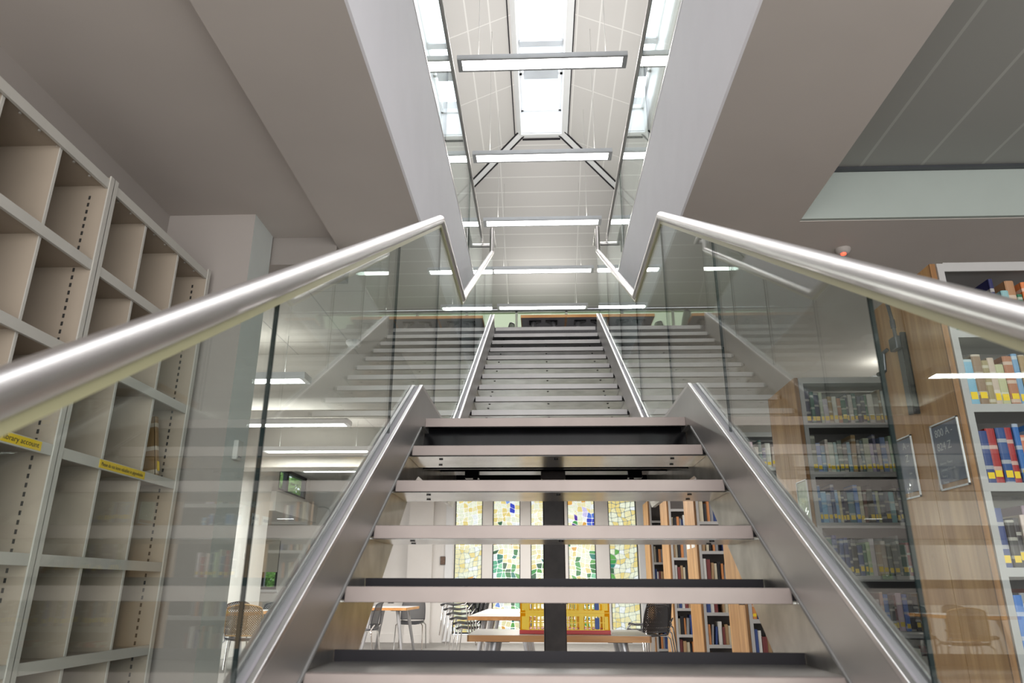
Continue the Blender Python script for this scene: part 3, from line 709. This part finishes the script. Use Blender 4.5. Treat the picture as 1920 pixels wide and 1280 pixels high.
# ------------------------------------------------------------------ oak ended bookcases
EX = 1.86; SZ = [2.15, 1.80, 1.453, 1.106, .76, .41, .08]; TOPZ = 2.49
ROWY = [EX * (1.715 + 1.055 * k) for k in range(6)]
CASE = ['nearest', 'second', 'third', 'fourth', 'fifth', 'sixth']
def bookcase(k):
    y0 = ROWY[k]; y1 = y0 + .67; org = (EX, y0, 0); x1 = EX + 1.86
    lab = ['nearest oak-ended steel bookcase, with crank handle and blue shelf sign', 'second oak-ended steel bookcase, behind the one with the crank handle'][k] if k < 2 else '%s oak-ended steel bookcase counted back from the crank handle' % CASE[k]
    t = thing('bookcase', lab, 'bookcase', org, 0, None)
    ym = (y0 + y1) / 2
    e = MB().box(EX, EX + .025, y0 + .022, ym - .002, 0, TOPZ, 0).box(EX, EX + .025, ym + .002, y1 - .022, 0, TOPZ, 0).box(EX, EX + .025, y0 + .012, y0 + .022, 0, TOPZ, 1).box(EX, EX + .025, y1 - .022, y1 - .012, 0, TOPZ, 1)
    e.build('end_panel', [M['oak'], M['oakedge']], t, org)
    for xx in (EX + .026, EX + .94, x1 - .03):
        MB().box(xx, xx + .03, y0, y0 + .04, 0, TOPZ - .005).box(xx, xx + .03, y1 - .04, y1, 0, TOPZ - .005).build('upright', M['greysteel'], t, org)
    MB().box(EX + .03, x1, ym - .006, ym + .006, .04, TOPZ - .03).build('back_panel', M['shelfback'], t, org)
    MB().box(EX + .025, x1, y0 + .002, y1 - .002, TOPZ - .02, TOPZ - .004).box(EX + .056, x1, y0, y0 + .01, TOPZ - .045, TOPZ).build('top_panel', M['greysteel'], t, org)
    for z in SZ:
        MB().box(EX + .04, x1, y0 + .004, ym - .006, z - .016, z).box(EX + .056, x1, y0, y0 + .006, z - .036, z).box(EX + .04, x1, ym + .006, y1 - .004, z - .016, z).build('shelf', M['greysteel'], t, org)
    return t
for k in range(6): bookcase(k)

BC = {'white': (.58, .57, .54), 'cream': (.52, .46, .34), 'pale blue': (.22, .36, .50), 'grey': (.22, .22, .23), 'orange': (.50, .20, .07), 'dark blue': (.03, .06, .20), 'navy': (.015, .02, .07), 'bright blue': (.03, .16, .45),
      'black': (.014, .013, .016), 'dark green': (.02, .12, .08), 'red': (.42, .025, .03), 'maroon': (.16, .035, .035), 'tan': (.33, .21, .11), 'teal': (.03, .15, .20), 'yellow': (.60, .42, .03), 'pink': (.45, .09, .17), 'brown': (.12, .06, .035), 'purple': (.09, .05, .20)}
THEME = {0: ['white', 'cream', 'pale blue', 'grey', 'orange', 'navy', 'white', 'tan', 'dark green'], 1: ['white', 'pale blue', 'cream', 'grey', 'white', 'tan', 'bright blue'],
         2: ['dark blue', 'navy', 'bright blue', 'black', 'bright blue', 'dark blue', 'pale blue', 'cream', 'maroon', 'teal'], 3: ['navy', 'red', 'black', 'grey', 'cream', 'dark green', 'dark blue', 'white'],
         4: ['black', 'maroon', 'orange', 'bright blue', 'white', 'navy', 'cream', 'grey'], 5: ['maroon', 'brown', 'bright blue', 'red', 'cream', 'teal', 'black'], 6: ['red', 'orange', 'dark blue', 'white', 'maroon', 'teal', 'black']}
ORD = ['first', 'second', 'third', 'fourth', 'fifth', 'sixth', 'seventh', 'eighth', 'ninth', 'tenth', 'eleventh', 'twelfth', 'thirteenth', 'fourteenth', 'fifteenth', 'sixteenth', 'seventeenth', 'eighteenth', 'nineteenth', 'twentieth'] + ['%d%s' % (n, {1: 'st', 2: 'nd', 3: 'rd'}.get(n % 10, 'th')) for n in range(21, 60)]
SHELF = ['top', 'second', 'third', 'fourth', 'fifth', 'sixth', 'bottom']
def book_shape(mb, x, y, z, w, h, d, lean=0., mats=(0, 1)):
    """one hardback: two boards, a rounded spine facing -y and a page block"""
    c, s_ = math.cos(lean), math.sin(lean)
    def T(p): return (x + (p[0] * c + p[2] * s_), y + p[1], z + (-p[0] * s_ + p[2] * c))
    def bx(x0, x1, y0, y1, z0, z1, mi):
        vs = [T((a, b_, e)) for a in (x0, x1) for b_ in (y0, y1) for e in (z0, z1)]
        mb.add(vs, [(0, 1, 3, 2), (4, 6, 7, 5), (0, 4, 5, 1), (2, 3, 7, 6), (0, 2, 6, 4), (1, 5, 7, 3)], mi)
    bx(0, .003, .004, d, 0, h, mats[0]); bx(w - .003, w, .004, d, 0, h, mats[0])
    bx(.003, w - .003, .008, d - .006, .004, h - .006, mats[1])
    pr = [(0, .006), (w * .12, .0015), (w * .3, 0), (w * .7, 0), (w * .88, .0015), (w, .006), (w, .009), (0, .009)]
    n = len(pr); vs = [T((a, b_, 0)) for a, b_ in pr] + [T((a, b_, h)) for a, b_ in pr]
    mb.add(vs, [list(range(n))[::-1], list(range(n, 2 * n))] + [(i, (i + 1) % n, n + (i + 1) % n, n + i) for i in range(n)], mats[0])
    return T
nbook = 0; rest = []; rb = random.Random(5)
XMAX = [2.42, 2.70, 2.30, 2.19, 2.13, 2.07]
for k in range(6):
    y0 = ROWY[k]
    shelves = {0: range(0, 7), 1: range(0, 6), 2: range(0, 7), 3: range(1, 7), 4: range(1, 7), 5: range(1, 7)}[k]
    for si in shelves:
        z = SZ[si]; x = EX + .062; cnt = 0; gap = .347 if si else .34
        th = THEME[si] if (k, si) != (0, 2) else ['grey', 'red', 'bright blue', 'pink', 'orange', 'bright blue', 'dark blue', 'pale blue', 'red']
        while x < XMAX[k]:
            w = rb.uniform(.019, .042) if k < 2 else rb.uniform(.024, .05); h = rb.uniform(.19, .265); d = rb.uniform(.15, .21)
            if si == 0 and rb.random() < .3: h = rb.uniform(.17, .2)
            cn = rb.choice(th); c = BC[cn]; c = tuple(min(1, v * rb.uniform(.8, 1.25)) for v in c)
            lean = rb.uniform(.03, .09) if rb.random() < .06 else 0.
            yy = y0 + rb.uniform(.012, .03)
            if k in (2, 3) and rb.random() < .03: x += .05
            if nbook < 300:
                mb = MB(); book_shape(mb, 0, 0, 0, w, h, d, lean)
                ob = mb.build('book', [M['cover'], M['pages']]); ob.location = (x, yy, z + (math.sin(lean) * w if lean else 0) + .0005); ob.color = (*c, 1)
                pl = MB(); T = lambda p: (p[0] * math.cos(lean) + p[2] * math.sin(lean), p[1], -p[0] * math.sin(lean) + p[2] * math.cos(lean))
                if rb.random() < .9:
                    zl = rb.uniform(.018, .03); hl = rb.uniform(.026, .034)
                    vs = [T((a, -.0008, e)) for a, e in ((w * .14, zl), (w * .86, zl), (w * .86, zl + hl), (w * .14, zl + hl))]
                    lb = pl.add(vs, [(0, 1, 2, 3)]).build('spine_label', M['yellow'], ob)
                caseph = 'bookcase with the crank handle' if k == 0 else '%s bookcase counting from the crank' % CASE[k]
                tag(ob, '%s book, %s from oak end, %s shelf, %s' % (cn, ORD[cnt], SHELF[si], caseph), 'book', 'library books on the %s shelf of the %s bookcase' % (SHELF[si], CASE[k]))
                nbook += 1
            else: rest.append((x, yy, z, w, h, d, lean, c))
            cnt += 1; x += w + .0012 + (math.sin(lean) * h if lean else 0)
if rest:
    mb = MB(); pal = []
    for i, (x, yy, z, w, h, d, lean, c) in enumerate(rest):
        book_shape(mb, x, yy, z, w, h, d, lean, (i % 8, 8))
    ms = []
    for j, cn in enumerate(['dark blue', 'white', 'maroon', 'tan', 'cream', 'black', 'orange', 'grey']):
        ms.append(mat('far book cover ' + cn, (*BC[cn], 1), .5))
    mb.build('books', ms + [M['pages']]); ob = bpy.data.objects['books']
    tag(ob, 'mixed library books filling the farthest oak-ended bookcases', 'books', None, 'stuff')

# acrylic sign holders on the oak ends -------------------------------------
def sign(name, y_near, y_far, z0, z1, x, label, lines, small, card):
    org = (x, (y_near + y_far) / 2, z0)
    t = thing(name, label, 'sign', org)
    cardo = MB().box(x - .004, x - .002, y_near + .01, y_far - .008, z0 + .03, z1 - .01).build('card', card, t, org)
    wv = MB(); n = 9    # clear sleeve curling away at its foot
    vs = []; fs = []
    for i in range(n + 1):
        yy = y_near + (y_far - y_near) * i / n
        for j in range(9):
            zz = z0 + (z1 - z0) * j / 8; bulge = .014 * max(0, 1 - j / 2.5) * (1 + .8 * math.sin(i * 1.1)) + .002
            vs.append((x - .006 - bulge, yy, zz))
    for i in range(n):
        for j in range(8): a = i * 9 + j; fs.append((a, a + 9, a + 10, a + 1))
    wv.add(vs, fs).build('sleeve', M['acrylic'], t, org, smooth=True, recalc=False)
    rim = MB()
    for ya, yb, za, zb in ((y_near, y_near + .006, z0, z1), (y_far - .006, y_far, z0, z1), (y_near, y_far, z1 - .006, z1), (y_near, y_far, z0, z0 + .008)): rim.box(x - .009, x - .001, ya, yb, za, zb)
    rim.build('holder_rim', M['whiteframe'], t, org)
    zz = z1 - .062
    for tx, sz, yy in lines:
        text('lettering', tx, sz, M['signwhite'], cardo, facing_x(x - .0043 - org[0], yy - org[1], zz - org[2], -1)); zz -= sz * 1.28
    for tx, sz, yy in small:
        text('lettering', tx, sz, M['signwhite'], cardo, facing_x(x - .0043 - org[0], yy - org[1], zz - org[2], -1)); zz -= sz * 1.75
    return t
sign('shelf_sign', 3.219, 3.455, 1.45, 1.755, EX - .001, 'slate blue shelf sign reading 800 A - 824 Z in a clear sleeve', [('800 A -', .05, 3.425), ('824 Z', .05, 3.425)],
     [('Literary Theory', .0165, 3.425), ('Literary Criticism', .0165, 3.425), ('Poetry', .0165, 3.425), ('Drama', .0165, 3.425), ('Essays', .0165, 3.425)], M['signblue'])
sign('shelf_sign', 3.645, 3.835, 1.45, 1.757, EX - .001, 'slate blue shelf sign half hidden by the glass joint, letters A and Z', [('A -', .05, 3.745), ('Z', .05, 3.735)], [('tion', .0165, 3.72)], M['signblue'])
sign('shelf_sign', 5.157, 5.37, 1.45, 1.752, EX - .001, 'clear sign sleeve with a painted green and yellow window reflection on the second oak end', [], [], M['reflection'])  # card colours paint the mosaic windows mirrored in the sleeve
for k, l in ((2, 'small white notice on the third oak end panel'), (3, 'small white notice on the fourth oak end panel')):
    for j in (0, 1):
        y = ROWY[k] + .1 + j * .3
        org = (EX, y, 1.5); t = thing('notice', l + (', nearer the aisle' if j == 0 else ', farther back'), 'notice', org)
        MB().box(EX - .004, EX + .001, y, y + .2, 1.5, 1.72).build('paper', M['white'], t, org)
        MB().box(EX - .0045, EX - .0038, y + .02, y + .18, 1.66, 1.69).box(EX - .0045, EX - .0038, y + .02, y + .16, 1.6, 1.62).box(EX - .0045, EX - .0038, y + .02, y + .17, 1.56, 1.57).build('printed_band', M['signblue'], t, org)

# crank winder on the nearest oak end ---------------------------------------
org = (EX, 3.55, 1.83)
t = thing('crank_winder', 'dark grey crank winder with folding handle on the nearest oak end', 'crank handle', org)
MB().box(EX - .020, EX - .001, 3.535, 3.60, 1.845, 2.22).build('guide_rail', M['darksteel'], t, org, bevel=.002)
MB().box(EX - .028, EX - .001, 3.520, 3.535, 1.835, 2.26).build('edge_strip', M['black'], t, org, bevel=.002)
MB().box(EX - .05, EX - .020, 3.54, 3.615, 2.18, 2.25).build('gear_box', M['darksteel'], t, org, bevel=.006)
cr = MB().tube([(EX - .055, 3.625, 2.20), (EX - .065, 3.655, 2.19), (EX - .065, 3.668, 2.10)], .010, 10).build('crank_arm', M['darksteel'], t, org, smooth=True)
MB().tube([(EX - .065, 3.668, 2.10), (EX - .065, 3.70, 2.095), (EX - .065, 3.745, 2.10)], .012, 10, radii=[.010, .013, .012]).build('grip', M['black'], cr, org, smooth=True)
MB().tube([(EX - .03, 3.57, 2.25), (EX - .03, 3.575, 2.34), (EX - .03, 3.59, 2.42), (EX - .03, 3.605, 2.47)], .009, 10).tube([(EX - .03, 3.574, 2.30), (EX - .03, 3.576, 2.345)], .013, 10).build('drive_shaft', M['darksteel'], t, org, smooth=True)

# small fittings --------------------------------------------------------------
t = thing('smoke_detector', 'round ceiling detector with a glowing red light above the bookcases', 'detector', (1.787, 3.905, SOF))
MB().lathe([(.045, 0), (.045, -.012), (.034, -.03), (.02, -.036)], (0, 0, 0), 24).build('housing', M['nib'], t, smooth=True)
MB().lathe([(.001, -.044), (.014, -.042), (.016, -.034), (.012, -.03)], (-.005, -.012, 0), 16).build('indicator_lens', M['red'], t, smooth=True)
t = thing('smoke_detector', 'white domed detector on the panelled lower ceiling by the stringer', 'detector', (-1.745, 6.296, 3.2))
MB().lathe([(.075, 0), (.075, -.02), (.055, -.045), (.03, -.055)], (0, 0, 0), 24).build('housing', M['white'], t, smooth=True)
MB().lathe([(.04, -.056), (.04, -.062), (.03, -.066)], (0, 0, 0), 24).build('sensor_grille', M['plasticgrey'], t, smooth=True)
t = thing('wall_sensor', 'small pale grey box on the side of the pillar', 'sensor', (-1.57, 3.60, 1.63))
MB().box(0, .028, -.035, .035, 0, .10).build('cover', M['plasticgrey'], t, bevel=.006)
MB().box(.028, .030, -.015, .015, .012, .02).build('display', M['darksteel'], t)
t = thing('light_switch', 'white light switch on the side wall of the lower room', 'switch', (-4.84, 11.95, 1.44))
MB().box(0, .012, -.045, .045, 0, .15).build('plate', M['white'], t, bevel=.003)
MB().box(.012, .018, -.02, .02, .05, .10).build('rocker', M['plasticgrey'], t, bevel=.002)
t = thing('downlight', 'slim white light under the boxed bulkhead', 'light', (-5.05, 14.3, 2.31))
MB().box(-.17, .17, -.05, .05, -.012, 0).build('rim', M['lampcase'], t)
MB().box(-.155, .155, -.035, .035, -.016, -.012).build('lens', M['led'], t)
tag(MB().tube([(-4.72, YB - .02, 2.63), (-4.57, YB - .02, 2.63), (-4.48, YB - .02, 2.58), (-4.45, YB - .02, 2.5), (-4.45, YB - .02, .165)], .012, 8).build('cable', M['cable'], smooth=True), 'dark curved cable leaving the end of the bulkhead', 'cable')
t = thing('framed_picture', 'small brown portrait print on the cream pier by the windows', 'picture', (-2.04, YB - .03, 1.47))
MB().box(-.055, .055, .0, .01, 0, .165).build('frame', M['winframe'], t)
MB().box(-.047, .047, -.003, 0, .008, .157).build('print', M['paper'], t)

# folded board in the pigeonholes: a tan book with a labelled spine ------------
org = (-1.95, 3.20, BZ[3])
mb = MB(); book_shape(mb, 0, 0, 0, .03, .29, .24, -.0)
bk = mb.build('book', [M['cover'], M['pages']])
bk.rotation_euler = (-math.radians(10), 0, math.radians(90)); bk.location = (-1.775, 3.262, BZ[3] + .003); bk.color = (.26, .16, .07, 1)
tag(bk, 'tall tan book leaning in a pigeonhole above the valuables notice', 'book')
MB().add([(.004, -.001, .03), (.026, -.001, .03), (.026, -.001, .075), (.004, -.001, .075)], [(0, 1, 2, 3)]).build('spine_label', M['yellow'], bk)

# ------------------------------------------------------------------ tables
def table(w, d, label, loc, rz=0., group=None, h=.73):
    t = thing('table', label, 'table', loc, rz, group)
    top = MB().box(-w / 2, w / 2, -d / 2, d / 2, h - .012, h, 0).box(-w / 2 + .004, w / 2 - .004, -d / 2 + .004, d / 2 - .004, h - .038, h - .012, 1)
    tp = top.build('tabletop', [M['tabletop'], M['tableunder']], t)
    e = MB()
    for x0, x1, y0, y1 in ((-w / 2, w / 2, -d / 2, -d / 2 + .01), (-w / 2, w / 2, d / 2 - .01, d / 2), (-w / 2, -w / 2 + .01, -d / 2, d / 2), (w / 2 - .01, w / 2, -d / 2, d / 2)): e.box(x0 - .001, x1 + .001, y0 - .001, y1 + .001, h - .04, h - .001)
    e.build('edging', M['tableedge'], tp)
    for sx in (-1, 1):
        for sy_ in (-1, 1):
            px, py = sx * (w / 2 - .17), sy_ * (d / 2 - .17); fx, fy = sx * (w / 2 - .05), sy_ * (d / 2 - .05)
            l = MB().tube([(px, py, h - .045), (fx, fy, .03), (fx, fy, 0)], .03, 14, radii=[.032, .02, .02]).build('leg', M['tableleg'], t, smooth=True)
            MB().prism_z([(px - sx * .10, py + sy_ * .06), (px + sx * .06, py + sy_ * .06), (px + sx * .06, py - sy_ * .10), (px - sx * .0, py - sy_ * .10), (px - sx * .10, py)], h - .05, h - .038).build('fixing_plate', M['black'], l)
    return t
t_front = table(1.19, .75, 'grey topped table just behind the stair, carrying the yellow crates', (.10, 5.40, 0))
dup(t_front, (-.445, 9.10, 0), math.pi / 2, 'grey topped table standing end-on behind the crate table').scale = (1.3, 1.0, 1)
dup(t_front, (-.445, 10.68, 0), math.pi / 2, 'farther end-on table in front of the mosaic windows').scale = (1.3, 1.0, 1)
dup(t_front, (-2.48, 12.35, 0), math.pi / 2, 'table with orange edge beside the cream pier and black chairs')
dup(t_front, (-4.0, 9.9, 0), math.pi / 2, 'orange edged table beside the tan perforated chair')
# upper floor tables, seen from beneath
t_up = table(.60, 1.15, 'upper floor table above the middle of the stair head', (.04, 9.52, ZU))
for x, l in ((.645, 'upper floor table next to the right stringer top'), (1.24, 'upper floor table seen through the bookcase-side glass'), (-1.66, 'upper floor table farthest along the pigeonhole side'), (-1.05, 'upper floor table near the left stringer top')):
    dup(t_up, (x, 9.52, ZU), 0, l)

# ------------------------------------------------------------------ chairs
def chair(label, loc, rz=0., mesh='chairmesh', group=None):
    """stacking chair facing +y locally; perforated curved back"""
    t = thing('chair', label, 'chair', loc, rz, group)
    s = MB(); n = 9; vs = []; fs = []
    for i in range(n):
        y = -.21 + .43 * i / (n - 1); dz = .012 * math.cos(i / (n - 1) * math.pi * 2) + (-.03 * max(0, (i - 6) / 2) ** 2)
        ww = .215 - .03 * (abs(i - 4) / 4) ** 3
        for x, e in ((-ww, .006), (-ww * .6, -.004), (0, -.008), (ww * .6, -.004), (ww, .006)): vs.append((x, y, .455 + dz + e))
    for i in range(n - 1):
        for j in range(4): a = i * 5 + j; fs.append((a, a + 1, a + 6, a + 5))
    so = s.add(vs, fs).build('seat', M['chair'], t, smooth=True); m_ = so.modifiers.new('thickness', 'SOLIDIFY'); m_.thickness = .018
    b_ = MB(); vs = []; fs = []; r = 9
    for k in range(r):
        z = .49 + .34 * k / (r - 1); yb = -.22 - .07 * (k / (r - 1)) ** 1.3; ww = .215 - .04 * (k / (r - 1)) ** 4
        for j in range(9):
            a = -1 + 2 * j / 8; vs.append((a * ww, yb + .045 * a * a, z - (.03 * a * a if k == r - 1 else 0)))
    for k in range(r - 1):
        for j in range(8): a = k * 9 + j; fs.append((a, a + 1, a + 10, a + 9))
    bo = b_.add(vs, fs).build('backrest', M[mesh], t, smooth=True)
    rim = [vs[k * 9] for k in range(r)] + [vs[(r - 1) * 9 + j] for j in range(1, 9)] + [vs[k * 9 + 8] for k in range(r - 2, -1, -1)]
    MB().tube(rim, .008, 8).tube([vs[j] for j in range(9)], .008, 8).build('backrest_rim', M['chair'] if mesh == 'chairmesh' else M['tan'], bo, smooth=True)
    for sx in (-1, 1):
        MB().tube([(sx * .20, .14, .44), (sx * .235, .17, .40), (sx * .245, .21, .0)], .010, 8).build('leg', M['chrome'], t, smooth=True)
        MB().tube([(sx * .20, -.17, .44), (sx * .235, -.19, .40), (sx * .245, -.25, .0)], .010, 8).build('leg', M['chrome'], t, smooth=True)
        MB().tube([(sx * .20, .14, .44), (sx * .205, -.02, .437), (sx * .20, -.17, .44), (sx * .205, -.23, .52)], .010, 8).build('side_frame', M['chrome'], t, smooth=True)
    return t
c0 = chair('black perforated chair at the near end of the orange edged table', (-2.62, 11.05, 0), math.pi / 2)
dup(c0, (-2.95, 12.6, 0), -math.pi / 2, 'black chair half hidden behind the orange edged table legs')
dup(c0, (-2.35, 13.6, 0), math.pi, 'black chair pushed in at the far end of the orange edged table')
dup(c0, (-4.35, 10.35, 0), math.pi * .9, 'black chair seen past the pillar behind the left table')
dup(c0, (-3.62, 10.35, 0), math.pi * 1.1, 'black chair between the left table and the white column')
chair('tan perforated chair with its back to the stair', (-3.50, 9.0, 0), .15, 'tanmesh')
# stacks of chairs
for i in range(6):
    dup(c0, (-1.12 - .05 * i, 11.95, .068 * i), math.pi / 2, ['lowest', 'second', 'third', 'fourth', 'fifth', 'topmost'][i] + ' black chair in the stack before the first mosaic window', 'stacked black chairs')
for i in range(3):
    dup(c0, (1.35 + .03 * i, 10.2 + .05 * i, .068 * i), .6, ['lowest', 'middle', 'topmost'][i] + ' black chair in the small stack beside the crates', 'small stack of black chairs')
# upper floor chairs
dup(c0, (-.50, 9.25, ZU), -math.pi / 2 + .3, 'upper floor chair beside the middle table, back showing')
dup(c0, (1.72, 9.25, ZU), math.pi / 2 - .2, 'upper floor chair at the end of the table row, bookcase side')
dup(c0, (-.66, 9.6, ZU), math.pi / 2, 'upper floor chair half hidden by the left stringer top')

# ------------------------------------------------------------------ crates on the front table
def crate(label, loc, red):
    W_, D_, Hh = .60, .40, .118
    t = thing('crate', label, 'crate', loc, 0, 'stacked yellow crates')
    b_ = MB()
    for sy_ in (-1, 1):
        y = sy_ * (D_ / 2 - .006)
        b_.box(-W_ / 2, W_ / 2, y - .006, y + .006, 0, .016).box(-W_ / 2, W_ / 2, y - .006, y + .006, Hh - .02, Hh).box(-W_ / 2, W_ / 2, y - .004, y + .004, .056, .062)
        k = 0; x = -W_ / 2 + .03
        while x < W_ / 2 - .03:
            ww = .009 if k % 6 else .03; b_.box(x, x + ww, y - .005, y + .005, .016, Hh - .02); x += ww + .018; k += 1
    for sx in (-1, 1):
        x = sx * (W_ / 2 - .006)
        b_.box(x - .006, x + .006, -D_ / 2, D_ / 2, 0, .016).box(x - .006, x + .006, -D_ / 2, D_ / 2, Hh - .026, Hh)
        k = 0; y = -D_ / 2
        while y < D_ / 2 - .02: b_.box(x - .005, x + .005, y, y + .014, .016, Hh - .026); y += .032
        for sy_ in (-1, 1): b_.box(*sorted((sx * W_ / 2, sx * (W_ / 2 - .035))), *sorted((sy_ * D_ / 2, sy_ * (D_ / 2 - .035))), 0, Hh)
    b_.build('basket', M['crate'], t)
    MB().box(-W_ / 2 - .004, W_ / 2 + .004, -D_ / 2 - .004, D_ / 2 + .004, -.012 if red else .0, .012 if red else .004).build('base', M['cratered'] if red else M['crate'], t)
    MB().box(W_ / 2 - .10, W_ / 2 - .07, -D_ / 2 - .002, -D_ / 2, .02, .09).build('card_label', M['blue'], t)
crate('lower yellow plastic crate on a red base on the front table', (.145, 5.37, .743), True)
crate('upper yellow plastic crate stacked on the red based one', (.145, 5.37, .862), False)
# dark bag under the front table
t = thing('bag', 'black holdall on the floor beyond the crate table', 'bag', (.27, 6.6, 0))
b_ = MB(); prof = [(-.16, 0), (-.17, .12), (-.12, .24), (-.03, .29), (.06, .28), (.14, .2), (.17, .08), (.15, 0)]
b_.prism_x(prof, -.33, .33); bo = b_.build('body', M['bag'], t, bevel=.03, smooth=True)
for sx in (-1, 1): MB().tube([(sx * .12, -.05, .27), (sx * .12, -.06, .36), (sx * .02, -.06, .38), (-sx * .0, -.05, .37)], .01, 8).build('strap', M['bag'], t, smooth=True)

# ------------------------------------------------------------------ trees outside the side windows
struct('ground', MB().box(-16, 6, 16.0, 32, -1.2, -1.0), M['leaf'], 'green ground outside the lower room', 'ground')
def tree(label, loc, s):
    t = thing('tree', label, 'tree', loc)
    MB().tube([(0, 0, -1.0 - loc[2]), (.03, .05, 1.2), (-.03, 0, 2.2)], .1, 8, radii=[.13, .1, .07]).build('trunk', M['bark'], t, smooth=True)
    rr = random.Random(int(s * 100)); b_ = MB()
    for i in range(3200):
        a = rr.uniform(0, 6.28); e = math.acos(rr.uniform(-1, 1)); q = rr.uniform(.55, 1.) * s
        p = Vector((math.cos(a) * math.sin(e) * q, math.sin(a) * math.sin(e) * q * 1.3, 2.5 + math.cos(e) * q * 1.1))
        u = Vector((rr.gauss(0, 1), rr.gauss(0, 1), rr.gauss(0, 1))).normalized(); v = u.orthogonal().normalized(); l = rr.uniform(.10, .19)
        b_.add([p - u * l, p + v * l * .5, p + u * l, p - v * l * .5], [(0, 1, 2, 3)])
    b_.build('foliage', M['leaf'], t, recalc=False)
tree('leafy green tree outside the high window', (-6.5, 18.9, .9), 2.0)
tree('leafy green tree outside the window with the blind', (-8.9, 24.2, -1.0), 1.7)

# ------------------------------------------------------------------ light
wd = bpy.data.worlds.new('daylight'); sc.world = wd; wd.use_nodes = True
bg = wd.node_tree.nodes['Background']; bg.inputs[0].default_value = (.93, .965, 1.0, 1); bg.inputs[1].default_value = 1.45
def area(name, loc, rot, sx, sy_, power, c=(1, .97, .93)):
    l = bpy.data.lights.new(name, 'AREA'); l.shape = 'RECTANGLE'; l.size = sx; l.size_y = sy_; l.energy = power; l.color = c
    o = bpy.data.objects.new(name, l); col.objects.link(o); o.location = loc; o.rotation_euler = rot; return o
area('rooflight_daylight', (.05, 5.6, RZ + .56), (0, 0, 0), .66, 9.7, 105, (.93, .96, 1))
for y in (2.76, 4.52, 6.277, 8.035, 9.80, 11.56, 13.31):      # each roof pendant throws light up and down
    area('pendant_uplight', (.045, y, 6.375), (math.pi, 0, 0), 1.6, .14, 24 if y < 9 else 17 if y < 10.5 else 8)
    area('pendant_downlight', (.045, y, 6.302), (0, 0, 0), 1.7, .14, 14 if y < 11 else 40)
for x, y, z in ((-2.84, 6.13, 2.77), (-2.93, 7.96, 2.77), (-3.06, 9.64, 2.77), (-3.1, 11.39, 2.77), (3.6, 6.15, 2.7), (3.6, 8.1, 2.7), (3.6, 10.1, 2.7), (.1, 10.5, 2.7), (.1, 13.2, 2.7)):
    area('room_uplight', (x, y, z + .07), (math.pi, 0, 0), 1.4, .14, 6)
    area('room_downlight', (x, y, z + .002), (0, 0, 0), 1.4, .14, 66)
area('added_hall_fill', (.2, -3.0, 1.5), (math.pi / 2 + .15, 0, 0), 7, 2.8, 340, (1, .97, .94))  # unseen soft fill, added behind the camera to brighten the hall

sc.view_settings.view_transform = 'Standard'; sc.view_settings.look = 'None'
sc.view_settings.exposure = 0.; sc.view_settings.gamma = 1.
sc.cycles.use_denoising = True
sc.cycles.max_bounces = 10; sc.cycles.diffuse_bounces = 3; sc.cycles.glossy_bounces = 5; sc.cycles.use_adaptive_sampling = True; sc.cycles.adaptive_threshold = .02; sc.cycles.transparent_max_bounces = 40
sc.cycles.sample_clamp_indirect = 6; sc.cycles.caustics_reflective = False; sc.cycles.caustics_refractive = False
